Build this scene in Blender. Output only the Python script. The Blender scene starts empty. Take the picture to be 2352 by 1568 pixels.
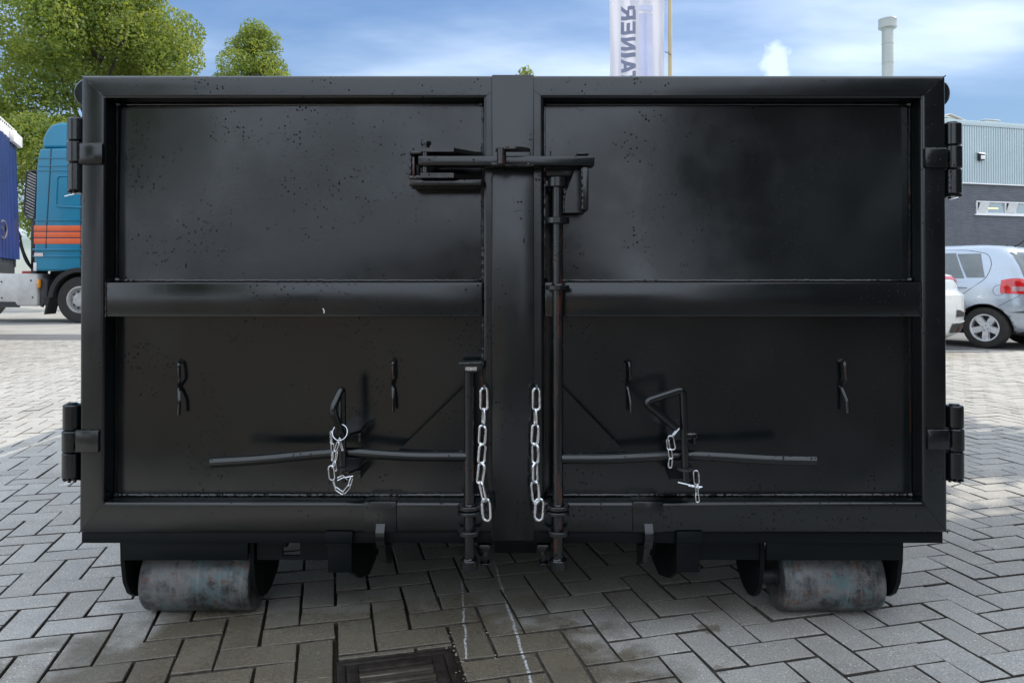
import bpy, bmesh, math, random
import numpy as np
from mathutils import Vector, Matrix, noise as mnoise
R = math.radians
random.seed(7)
rng = np.random.default_rng(7)
SC = bpy.context.scene
COL = SC.collection

# ------------------------------------------------------------------ camera, sky, sun, exposure
FOC = 1698.0; CX = 1176.0; HZ = 642.0          # photo measured at 2352 px wide; camera 1 m above ground at the origin
cam = bpy.data.cameras.new('camera'); camo = bpy.data.objects.new('camera', cam); COL.objects.link(camo)
camo.location = (0, 0, 1.0); camo.rotation_euler = (R(90.45), 0, 0)
cam.sensor_width = 36; cam.lens = 36 * FOC / 2352; cam.shift_y = -(142 + FOC * math.tan(R(.45))) / 2352
cam.clip_start = .05; cam.clip_end = 5000
SC.camera = camo
SUN = Vector((1.75, .55, 1.58)).normalized()
SUN_EL = math.asin(SUN.z); SUN_AZ = math.atan2(SUN.x, SUN.y)
SKY = .15; SUNSTR = 2.0; EXPOSURE = 1.08
SC.view_settings.view_transform = 'Standard'; SC.view_settings.look = 'None'
SC.view_settings.exposure = EXPOSURE; SC.view_settings.gamma = 1
SC.view_settings.use_curve_mapping = False
ld = bpy.data.lights.new('sun', 'SUN'); ld.energy = SUNSTR; ld.angle = R(.55); ld.color = (1, .915, .78)
lo = bpy.data.objects.new('sun', ld); COL.objects.link(lo)
lo.rotation_euler = SUN.to_track_quat('Z', 'Y').to_euler(); lo.location = (20, 12, 18)

class NT:
    def __init__(s, tree): s.t = tree; tree.nodes.clear()
    def n(s, typ, **kw):
        nd = s.t.nodes.new(typ)
        for k, v in kw.items():
            if k.startswith('i_'):
                key = k[2:]; key = int(key) if key.isdigit() else key.replace('_', ' ')
                s.put(nd.inputs[key], v)
            else: setattr(nd, k, v)
        return nd
    def put(s, sock, v):
        if isinstance(v, bpy.types.NodeSocket): s.t.links.new(v, sock)
        else:
            if isinstance(v, (tuple, list)) and sock.type == 'RGBA' and len(v) == 3: v = (*v, 1)
            sock.default_value = v
    def math(s, op, a, b=0, c=None, clamp=False):
        nd = s.t.nodes.new('ShaderNodeMath'); nd.operation = op; nd.use_clamp = clamp
        s.put(nd.inputs[0], a); s.put(nd.inputs[1], b)
        if c is not None: s.put(nd.inputs[2], c)
        return nd.outputs[0]
    def vmath(s, op, a, b=(0, 0, 0), out=0):
        nd = s.t.nodes.new('ShaderNodeVectorMath'); nd.operation = op
        s.put(nd.inputs[0], a)
        if op == 'SCALE': s.put(nd.inputs['Scale'], b)
        else: s.put(nd.inputs[1], b)
        return nd.outputs[out]
    def mix(s, f, a, b, typ='MIX'):
        nd = s.t.nodes.new('ShaderNodeMix'); nd.data_type = 'RGBA'; nd.blend_type = typ
        s.put(nd.inputs[0], f); s.put(nd.inputs[6], a); s.put(nd.inputs[7], b)
        return nd.outputs[2]
    def smooth(s, v, lo, hi, a=0, b=1):
        nd = s.t.nodes.new('ShaderNodeMapRange'); nd.interpolation_type = 'SMOOTHSTEP'
        s.put(nd.inputs[0], v)
        for i, x in enumerate((lo, hi, a, b)): s.put(nd.inputs[1 + i], x)
        return nd.outputs[0]
    def noise(s, vec, scale, detail=3, rough=.5, out=0):
        nd = s.n('ShaderNodeTexNoise'); nd.inputs['Scale'].default_value = scale
        nd.inputs['Detail'].default_value = detail; nd.inputs['Roughness'].default_value = rough
        if vec is not None: s.put(nd.inputs['Vector'], vec)
        return nd.outputs[out]

def world():
    w = bpy.data.worlds.new('World'); SC.world = w; w.use_nodes = True
    k = NT(w.node_tree)
    sky = k.n('ShaderNodeTexSky'); sky.sky_type = 'NISHITA'; sky.sun_disc = False
    sky.sun_elevation = SUN_EL; sky.sun_rotation = SUN_AZ; sky.air_density = 1.0; sky.dust_density = .6; sky.ozone_density = 2.2
    d = k.n('ShaderNodeTexCoord').outputs['Generated']
    sep = k.n('ShaderNodeSeparateXYZ', i_0=d)
    z = k.math('MAXIMUM', sep.outputs[2], .03)
    pv = k.n('ShaderNodeCombineXYZ', i_0=k.math('DIVIDE', sep.outputs[0], k.math('ADD', z, .12)),
             i_1=k.math('DIVIDE', sep.outputs[1], k.math('ADD', z, .12)), i_2=0.0).outputs[0]
    mp = k.n('ShaderNodeMapping', i_0=pv); mp.inputs['Rotation'].default_value = (0, 0, R(28)); mp.inputs['Scale'].default_value = (.7, 1.25, 1)
    mp.inputs['Location'].default_value = (5.2, 8.6, 0)
    n1 = k.noise(mp.outputs[0], 1.1, 5, .52); n2 = k.noise(pv, .55, 2, .5)
    c = k.math('ADD', k.math('MULTIPLY', n1, .65), k.math('MULTIPLY', n2, .5))
    c = k.math('ADD', c, k.smooth(sep.outputs[2], .33, .80, 0, .30))      # denser cloud added above the view, as fill light for the shade
    c = k.math('ADD', c, k.smooth(sep.outputs[1], .1, -.55, 0, .42))      # bright cloud bank added behind the camera, to lift the doors' reflections
    m = k.smooth(c, .44, .99, 0, .95)
    # the small cumulus low over the skyline
    cd = Vector(((1786 - CX) / FOC, 1, (HZ - 165) / FOC)).normalized()
    q = k.vmath('SUBTRACT', d, tuple(cd))
    q = k.vmath('MULTIPLY', q, (1.0, 1.0, .72))
    nv = k.noise(k.vmath('SCALE', d, 26.0), 1.0, 5, .6, out=1)
    q = k.vmath('ADD', q, k.vmath('SCALE', k.vmath('SUBTRACT', nv, (.5, .5, .5)), .055))
    ln = k.vmath('LENGTH', q, out=1)
    cum = k.smooth(ln, .012, .036, .50, 0)
    m = k.math('MAXIMUM', m, cum)
    cloud = (4.75, 5.3, 6.1)
    lum = k.vmath('DOT_PRODUCT', sky.outputs[0], (.25, .6, .15), out=1)      # soft shoulder, as in the photograph's tone curve
    tint = k.vmath('SCALE', sky.outputs[0], k.math('DIVIDE', 1.0, k.math('ADD', 1.0, k.math('DIVIDE', lum, 2.4))))
    tint = k.mix(1.0, tint, (.86, .97, 1.08), 'MULTIPLY')
    col = k.mix(m, tint, cloud)
    bg = k.n('ShaderNodeBackground', i_0=col, i_1=SKY)
    o = k.n('ShaderNodeOutputWorld'); k.t.links.new(bg.outputs[0], o.inputs[0])
world()

# ------------------------------------------------------------------ materials
MATS = {}
def newmat(name):
    m = bpy.data.materials.new(name); m.use_nodes = True; MATS[name] = m
    k = NT(m.node_tree); o = k.n('ShaderNodeOutputMaterial')
    b = k.n('ShaderNodeBsdfPrincipled'); k.t.links.new(b.outputs[0], o.inputs[0])
    return m, k, b, o
def pos(k): return k.n('ShaderNodeNewGeometry').outputs['Position']
def bump(k, b, h, strength, dist):
    bn = k.n('ShaderNodeBump', i_Height=h); bn.inputs['Strength'].default_value = strength; bn.inputs['Distance'].default_value = dist
    k.t.links.new(bn.outputs[0], b.inputs['Normal'])
def simple(name, col, rough=.5, metal=0, var=.12, nscale=6, bmp=0, bscale=80, coat=0, spec=.5):
    m, k, b, o = newmat(name); p = pos(k)
    n = k.noise(p, nscale, 4, .6)
    f = k.smooth(n, .3, .7, 1 - var, 1 + var)
    c = k.mix(1.0, col, k.n('ShaderNodeCombineColor', i_0=f, i_1=f, i_2=f).outputs[0], 'MULTIPLY')
    k.put(b.inputs['Base Color'], c); k.put(b.inputs['Roughness'], k.smooth(n, .3, .7, max(0, rough - .06), min(1, rough + .06)))
    b.inputs['Metallic'].default_value = metal; b.inputs['Coat Weight'].default_value = coat; b.inputs['Coat Roughness'].default_value = .05
    b.inputs['Specular IOR Level'].default_value = spec
    if bmp: bump(k, b, k.noise(p, bscale, 4, .6), bmp, .004)
    return m

def black_paint(name, rough, drops=True, wave=.35, rust=0.0, gloss=1.0):
    m, k, b, o = newmat(name); p = pos(k)
    n = k.noise(p, 5, 4, .6); fine = k.noise(p, 260, 2, .5)
    base = k.mix(k.smooth(n, .35, .7), (.0026, .0046, .0050), (.0040, .0062, .0066))
    if rust:
        rn = k.noise(k.vmath('MULTIPLY', p, (60, 60, 9)), 1, 4, .6)
        base = k.mix(k.smooth(rn, .52, .66, 0, rust), base, (.075, .022, .012))
    h = k.math('MULTIPLY', k.noise(p, 3.2, 2, .4), wave * 6)
    h = k.math('ADD', h, k.math('MULTIPLY', fine, .05))
    if drops:
        # rain beads: small bumps, clustered
        vd = k.n('ShaderNodeTexVoronoi', i_Vector=k.vmath('MULTIPLY', p, (1, 1, .8)))
        vd.inputs['Scale'].default_value = 115; vd.inputs['Randomness'].default_value = 1
        cl = k.smooth(k.noise(p, 6, 4, .65), .38, .62)
        rc = k.n('ShaderNodeSeparateColor', i_0=vd.outputs['Color'])
        size = k.math('MULTIPLY', k.math('MULTIPLY', k.smooth(rc.outputs[0], .2, 1.0), cl), .34)
        dd = k.math('SUBTRACT', size, vd.outputs['Distance'])
        bead = k.math('SQRT', k.math('MAXIMUM', dd, 0.0))
        h = k.math('ADD', h, k.math('MULTIPLY', bead, 2.4))
        isb = k.math('GREATER_THAN', dd, 0.0)
        k.put(b.inputs['Roughness'], k.math('SUBTRACT', k.smooth(n, .3, .7, rough - .05, rough + .05), k.math('MULTIPLY', isb, rough * .75)))
        wf_ = k.math('SUBTRACT', 1.0, k.math('MULTIPLY', isb, .72))      # water film: weaker mirror inside a bead
    else:
        k.put(b.inputs['Roughness'], k.smooth(n, .3, .7, rough - .05, rough + .05))
    k.put(b.inputs['Base Color'], base)
    if drops: k.put(b.inputs['Specular IOR Level'], k.math('MULTIPLY', wf_, .66 * gloss))
    else: b.inputs['Specular IOR Level'].default_value = .66 * gloss
    b.inputs['IOR'].default_value = 1.5; b.inputs['Coat Weight'].default_value = .08 if gloss == 1 else 0
    if drops: k.put(b.inputs['Coat Weight'], k.math('MULTIPLY', wf_, .08))
    b.inputs['Coat Roughness'].default_value = rough * .8
    bump(k, b, h, .55, .0022)
    return m
M_PAINT = black_paint('black_paint', .22)
M_PAINTP = black_paint('black_panel_paint', .17, wave=.22)
M_PAINTR = black_paint('black_paint_rod', .24, drops=True, rust=.55)
M_WELD = black_paint('weld_paint', .2, drops=False, wave=.2, rust=.35)
M_RUST = black_paint('rusty_weld', .3, drops=False, rust=1.0)
M_UNDER = black_paint('underframe_paint', .5, drops=False, gloss=.28)
M_GALV = simple('galvanised_steel', (.78, .79, .81), .24, 1.0, .1, 60)
M_WIRE = simple('dark_wire', (.12, .12, .125), .35, .6, .2, 60)

def roller_mat():
    m, k, b, o = newmat('worn_roller_steel'); p = pos(k)
    n = k.noise(p, 13, 6, .68); n2 = k.noise(p, 30, 5, .7); n3 = k.noise(k.vmath('ADD', p, (5, 2, 1)), 9, 6, .7)
    c = k.mix(k.smooth(n, .38, .60), (.045, .047, .048), (.175, .177, .175))
    c = k.mix(k.smooth(n3, .52, .60, 0, .75), c, (.10, .17, .175))
    c = k.mix(k.smooth(n2, .56, .64, 0, .8), c, (.16, .085, .06))
    c = k.mix(k.smooth(k.noise(k.vmath('ADD', p, (9, 1, 4)), 20, 6, .7), .55, .66, 0, .8), c, (.03, .022, .022))
    ring = k.noise(k.vmath('MULTIPLY', p, (160, 4, 4)), 1, 3, .6)
    c = k.mix(k.smooth(ring, .50, .72, 0, .4), c, (.27, .27, .265))
    k.put(b.inputs['Base Color'], c); k.put(b.inputs['Roughness'], k.smooth(n2, .3, .7, .34, .62)); b.inputs['Metallic'].default_value = .25
    bump(k, b, k.math('ADD', n, n2), .5, .003)
    return m
M_ROLL = roller_mat()

def paver_mat():
    m, k, b, o = newmat('concrete_paver'); g = k.n('ShaderNodeNewGeometry'); p = g.outputs['Position']
    ri = k.n('ShaderNodeObjectInfo').outputs['Random']; isl = g.outputs['Random Per Island']
    rnd = k.math('FRACT', k.math('ADD', ri, isl))
    sep = k.n('ShaderNodeSeparateXYZ', i_0=p); X, Y = sep.outputs[0], sep.outputs[1]
    c = k.mix(rnd, (.440, .408, .362), (.550, .518, .468))
    c = k.mix(k.smooth(k.math('FRACT', k.math('MULTIPLY', rnd, 7.13)), .80, 1, 0, .5), c, (.42, .375, .325))
    blot = k.noise(p, 9, 5, .65)
    c = k.mix(k.smooth(blot, .35, .7, .0, .45), c, (.36, .35, .335))
    c = k.mix(k.smooth(k.noise(p, 23, 4, .6), .56, .7, 0, .35), c, (.50, .50, .50))
    c = k.mix(k.smooth(k.noise(p, 1.7, 5, .65), .50, .68, 0, .40), c, (.30, .275, .235))      # tracked-in dirt
    grit = k.noise(p, 420, 2, .6)
    c = k.mix(k.smooth(grit, .42, .66, 0, .62), c, (.20, .215, .205))
    vo = k.n('ShaderNodeTexVoronoi', i_Vector=p); vo.inputs['Scale'].default_value = 150
    vs = k.n('ShaderNodeSeparateColor', i_0=vo.outputs['Color'])
    chip = k.math('MULTIPLY', k.smooth(vs.outputs[0], .915, .925), k.smooth(vo.outputs['Distance'], .38, .28))
    c = k.mix(k.math('MULTIPLY', chip, .85), c, (.78, .77, .74))
    # wet, brown-stained area running to the drain; widened to darken shadowed ground too
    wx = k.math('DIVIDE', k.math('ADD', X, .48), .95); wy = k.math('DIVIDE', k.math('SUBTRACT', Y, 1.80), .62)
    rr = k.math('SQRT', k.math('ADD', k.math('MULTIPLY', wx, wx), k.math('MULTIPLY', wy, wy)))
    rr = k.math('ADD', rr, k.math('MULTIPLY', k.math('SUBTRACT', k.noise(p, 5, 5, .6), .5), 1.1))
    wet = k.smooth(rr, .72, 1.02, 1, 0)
    # same darker, glossier tone under the container, and drip spots before it
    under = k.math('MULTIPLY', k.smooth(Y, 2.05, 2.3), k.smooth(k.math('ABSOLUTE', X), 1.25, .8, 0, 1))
    dv = k.n('ShaderNodeTexVoronoi', i_Vector=k.vmath('ADD', p, k.vmath('SCALE', k.vmath('SUBTRACT', k.noise(p, 24, 3, .6, out=1), (.5, .5, .5)), .05)))
    dv.inputs['Scale'].default_value = 6.5
    dsc = k.n('ShaderNodeSeparateColor', i_0=dv.outputs['Color'])
    spot = k.smooth(k.math('SUBTRACT', dv.outputs['Distance'], k.math('MULTIPLY', dsc.outputs[1], .40)), .0, .02, 1, 0)
    band = k.math('MULTIPLY', k.smooth(Y, 1.85, 1.95), k.smooth(k.math('ABSOLUTE', X), 1.15, .9, 0, 1))
    spot = k.math('MULTIPLY', k.math('MULTIPLY', spot, band), k.smooth(Y, 2.6, 2.3))
    spot = k.math('MULTIPLY', spot, k.math('GREATER_THAN', dsc.outputs[0], .30))
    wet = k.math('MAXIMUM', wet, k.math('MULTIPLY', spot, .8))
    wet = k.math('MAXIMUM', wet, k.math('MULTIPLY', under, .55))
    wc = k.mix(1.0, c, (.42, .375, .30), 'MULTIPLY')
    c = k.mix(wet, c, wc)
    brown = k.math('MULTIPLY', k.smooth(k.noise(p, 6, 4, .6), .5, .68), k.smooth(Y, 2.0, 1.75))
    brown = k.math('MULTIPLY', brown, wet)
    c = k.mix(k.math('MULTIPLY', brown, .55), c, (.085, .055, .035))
    # two thin dribbles of white paint
    for (x0, y0, x1, y1, w) in ((-.178, 2.58, -.120, 1.95, .0036), (-.072, 2.69, .060, 1.76, .0048)):
        L = math.hypot(x1 - x0, y1 - y0); tx, ty = (x1 - x0) / L, (y1 - y0) / L
        dn = k.math('ADD', k.math('MULTIPLY', k.math('SUBTRACT', X, x0), -ty), k.math('MULTIPLY', k.math('SUBTRACT', Y, y0), tx))
        dn = k.math('ABSOLUTE', k.math('ADD', dn, k.math('MULTIPLY', k.math('SUBTRACT', k.noise(p, 14, 3, .6), .5), .016)))
        tt = k.math('ADD', k.math('MULTIPLY', k.math('SUBTRACT', X, x0), tx), k.math('MULTIPLY', k.math('SUBTRACT', Y, y0), ty))
        inn = k.math('MULTIPLY', k.smooth(tt, 0, .15), k.smooth(tt, L, L - .02))
        wv = k.math('MULTIPLY', k.math('MULTIPLY', k.smooth(dn, w, w * .5), inn), k.smooth(k.noise(p, 120, 3, .6), .36, .52))
        c = k.mix(k.math('MULTIPLY', wv, .85), c, (.74, .75, .76))
    g2 = k.noise(p, 190, 3, .65)
    c = k.mix(1.0, c, k.n('ShaderNodeCombineColor', i_0=k.smooth(g2, .3, .7, .74, 1.22), i_1=k.smooth(g2, .3, .7, .74, 1.22), i_2=k.smooth(g2, .3, .7, .74, 1.22)).outputs[0], 'MULTIPLY')
    k.put(b.inputs['Base Color'], c)
    k.put(b.inputs['Roughness'], k.math('SUBTRACT', .82, k.math('MULTIPLY', wet, k.smooth(blot, .3, .65, .46, .64))))
    b.inputs['Specular IOR Level'].default_value = .45
    h = k.math('ADD', grit, k.math('MULTIPLY', blot, 1.2))
    bump(k, b, h, .55, .003)
    return m
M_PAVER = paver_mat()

def joint_mat():
    m, k, b, o = newmat('joint_sand'); p = pos(k)
    sep = k.n('ShaderNodeSeparateXYZ', i_0=p); X, Y = sep.outputs[0], sep.outputs[1]
    n = k.noise(p, 60, 5, .7)
    c = k.mix(n, (.045, .040, .034), (.12, .108, .092))
    wx = k.math('DIVIDE', k.math('ADD', X, .75), .85); wy = k.math('DIVIDE', k.math('SUBTRACT', Y, 1.95), .75)
    rr = k.math('SQRT', k.math('ADD', k.math('MULTIPLY', wx, wx), k.math('MULTIPLY', wy, wy)))
    rr = k.math('ADD', rr, k.math('MULTIPLY', k.math('SUBTRACT', k.noise(p, 6, 3, .6), .5), 1.2))
    wet = k.smooth(rr, .7, .95, 1, 0)
    far = k.smooth(Y, 3.5, 8)
    c = k.mix(far, c, (.20, .185, .16))
    c = k.mix(k.smooth(Y, -.2, -1.0), c, (.150, .118, .088))
    k.put(b.inputs['Base Color'], k.mix(wet, c, (.03, .024, .018)))
    k.put(b.inputs['Roughness'], k.smooth(wet, 0, 1, .9, .06))
    hb = k.math('MULTIPLY', n, k.math('SUBTRACT', 1.0, wet)); bump(k, b, hb, .6, .004)
    return m
M_JOINT = joint_mat()
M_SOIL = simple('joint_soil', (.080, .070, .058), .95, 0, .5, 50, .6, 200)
def asphalt(name, a, c2):
    m, k, b, o = newmat(name); p = pos(k)
    n = k.noise(p, 1.3, 5, .6); g = k.noise(p, 90, 3, .7)
    c = k.mix(k.smooth(n, .35, .65), a, c2); c = k.mix(k.smooth(g, .4, .7, 0, .3), c, (.03, .03, .03))
    k.put(b.inputs['Base Color'], c); b.inputs['Roughness'].default_value = .88
    bump(k, b, g, .5, .006)
    return m
M_ASPH = asphalt('road_asphalt', (.135, .132, .128), (.20, .195, .188))
M_LIGHTP = asphalt('light_concrete', (.36, .345, .32), (.44, .425, .39))
M_STRIP = asphalt('grey_strip_ground', (.14, .142, .15), (.19, .19, .195))
M_IRON = simple('rusty_cast_iron', (.048, .039, .033), .40, .4, .3, 25, .25, 120)
M_IRONW = simple('worn_iron_bar', (.21, .18, .15), .22, .7, .15, 30)

def leaf_mat(name, a, bcol, tr):
    m = bpy.data.materials.new(name); m.use_nodes = True; k = NT(m.node_tree); o = k.n('ShaderNodeOutputMaterial')
    g = k.n('ShaderNodeNewGeometry'); isl = g.outputs['Random Per Island']
    n = k.noise(g.outputs['Position'], .9, 3, .6)
    f = k.math('ADD', k.math('MULTIPLY', isl, .55), k.math('MULTIPLY', k.smooth(n, .35, .65), .45))
    c = k.mix(f, a, bcol)
    d = k.n('ShaderNodeBsdfPrincipled', i_Base_Color=c); d.inputs['Roughness'].default_value = .5; d.inputs['Specular IOR Level'].default_value = .35
    t = k.n('ShaderNodeBsdfTranslucent', i_0=k.mix(1.0, c, (1.9, 1.7, .7), 'MULTIPLY'))
    mx = k.n('ShaderNodeMixShader', i_0=tr); k.t.links.new(d.outputs[0], mx.inputs[1]); k.t.links.new(t.outputs[0], mx.inputs[2])
    k.t.links.new(mx.outputs[0], o.inputs[0]); return m
M_LEAF = leaf_mat('linden_leaf', (.090, .152, .034), (.245, .290, .084), .52)
M_LEAF2 = leaf_mat('hedge_leaf', (.03, .05, .016), (.07, .09, .03), .3)
M_BARK = simple('bark', (.075, .06, .045), .9, 0, .4, 12, .8, 40)

def brick_mat(name, c1, c2, mort, sc=1.0):
    m, k, b, o = newmat(name); p = k.n('ShaderNodeTexCoord').outputs['Object']
    sp = k.n('ShaderNodeSeparateXYZ', i_0=p)
    v = k.n('ShaderNodeCombineXYZ', i_0=k.math('ADD', sp.outputs[0], sp.outputs[1]), i_1=sp.outputs[2], i_2=0.0).outputs[0]
    br = k.n('ShaderNodeTexBrick', i_Vector=v, i_Color1=c1, i_Color2=c2, i_Mortar=mort)
    br.inputs['Scale'].default_value = 1.0; br.inputs['Brick Width'].default_value = .21 * sc; br.inputs['Row Height'].default_value = .0625 * sc
    br.inputs['Mortar Size'].default_value = .006 * sc
    n = k.noise(p, 1.6, 4, .6)
    c = k.mix(k.smooth(n, .35, .7, 0, .35), br.outputs[0], tuple(x * .6 for x in c1))
    k.put(b.inputs['Base Color'], c); b.inputs['Roughness'].default_value = .75
    bump(k, b, k.math('SUBTRACT', k.noise(p, 30, 3, .6), k.math('MULTIPLY', br.outputs[1], 1.5)), .8, .008)
    return m
M_GBRICK = brick_mat('grey_painted_brick', (.125, .131, .150), (.155, .161, .18), (.09, .094, .106))
M_BBRICK = brick_mat('brown_brick', (.20, .11, .075), (.27, .16, .11), (.3, .28, .25))
M_DBRICK = brick_mat('dark_brick', (.07, .05, .045), (.10, .07, .06), (.12, .11, .1))
M_CLAD = simple('pale_blue_cladding', (.45, .535, .545), .45, .1, .05, .8)
M_WHITE = simple('white_paint', (.78, .78, .77), .4, 0, .06, 3)
M_CREAM = simple('cream_panel', (.62, .585, .52), .5, 0, .08, 4)
M_TILE = simple('dark_roof', (.05, .045, .045), .7, 0, .2, 3)
M_ACGREY = simple('grey_unit', (.50, .54, .53), .5, .1, .1, 3)
M_BLACK = simple('black_rubber', (.018, .018, .019), .65, 0, .25, 14, .4, 120)
M_TYRE = simple('tyre_rubber', (.028, .027, .026), .8, 0, .25, 10, .5, 90)
M_DARK = simple('dark_metal', (.04, .04, .042), .5, .3, .3, 8)
M_ALU = simple('alloy_rim', (.80, .81, .83), .3, .25, .06, 10)
M_SILVER = simple('silver_blue_car_paint', (.43, .49, .56), .27, .45, .04, 2, coat=.4)
M_TRIM = simple('truck_rim_steel', (.42, .42, .41), .45, .3, .2, 10)
M_CARWH = simple('white_car_paint', (.66, .70, .72), .25, .05, .03, 2, coat=1)
M_GLASS = simple('car_glass', (.075, .095, .098), .03, 0, .25, 2.5, coat=1, spec=.8)
M_TAIL = simple('red_lens', (.62, .012, .018), .12, 0, .25, 9, coat=1)
M_TAILC = simple('pale_lens', (.42, .25, .26), .12, 0, .2, 14, coat=1)
M_COPPER = simple('copper_trim', (.30, .13, .085), .25, .9, .1, 8)
M_TEAL = simple('teal_cab_paint', (.005, .195, .325), .34, 0, .1, 1.2, coat=.1)
M_ORANGE = simple('orange_stripe', (.78, .135, .035), .4, 0, .05, 3)
M_NAVY = simple('navy_pinstripe', (.03, .035, .1), .4, 0, .05, 3)
M_TARP = simple('blue_tarpaulin', (.008, .020, .105), .33, 0, .2, 1.2, .2, 12)
M_LOGO = simple('grey_print', (.13, .135, .15), .5, 0, .1, 5)
M_TANK = simple('scuffed_white_tank', (.55, .54, .52), .45, .2, .16, 2.2)
M_AMBER = simple('amber_lens', (.8, .30, .02), .2, 0, .1, 5, coat=1)
M_RED = simple('red_hose', (.35, .03, .03), .5, 0, .3, 6)
M_POLE = simple('tan_pole', (.50, .39, .22), .4, 0, .08, 2)
M_PIPE = simple('chimney_steel', (.40, .42, .39), .45, .15, .08, 1.5)
M_GRAVEL = simple('pebble', (.30, .26, .21), .8, 0, .35, 60)
M_PLATE = simple('pale_plate', (.72, .62, .6), .5, 0, .15, 40)

def flag_mat():
    m, k, b, o = newmat('flag_cloth'); p = pos(k)
    n = k.noise(k.vmath('MULTIPLY', p, (3, 3, .8)), 2, 4, .55)
    c = k.mix(n, (.72, .70, .76), (.80, .78, .82))
    k.put(b.inputs['Base Color'], c); b.inputs['Roughness'].default_value = .8
    t = k.n('ShaderNodeBsdfTranslucent', i_0=c)
    mx = k.n('ShaderNodeMixShader', i_0=.45); k.t.links.new(b.outputs[0], mx.inputs[1]); k.t.links.new(t.outputs[0], mx.inputs[2])
    k.t.links.new(mx.outputs[0], o.inputs[0]); return m
M_FLAG = flag_mat()
M_FINK = simple('flag_letter_ink', (.20, .22, .31), .8, 0, .06, 3)
M_FPALE = simple('flag_pale_blue_print', (.60, .61, .76), .8, 0, .05, 3)

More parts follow.
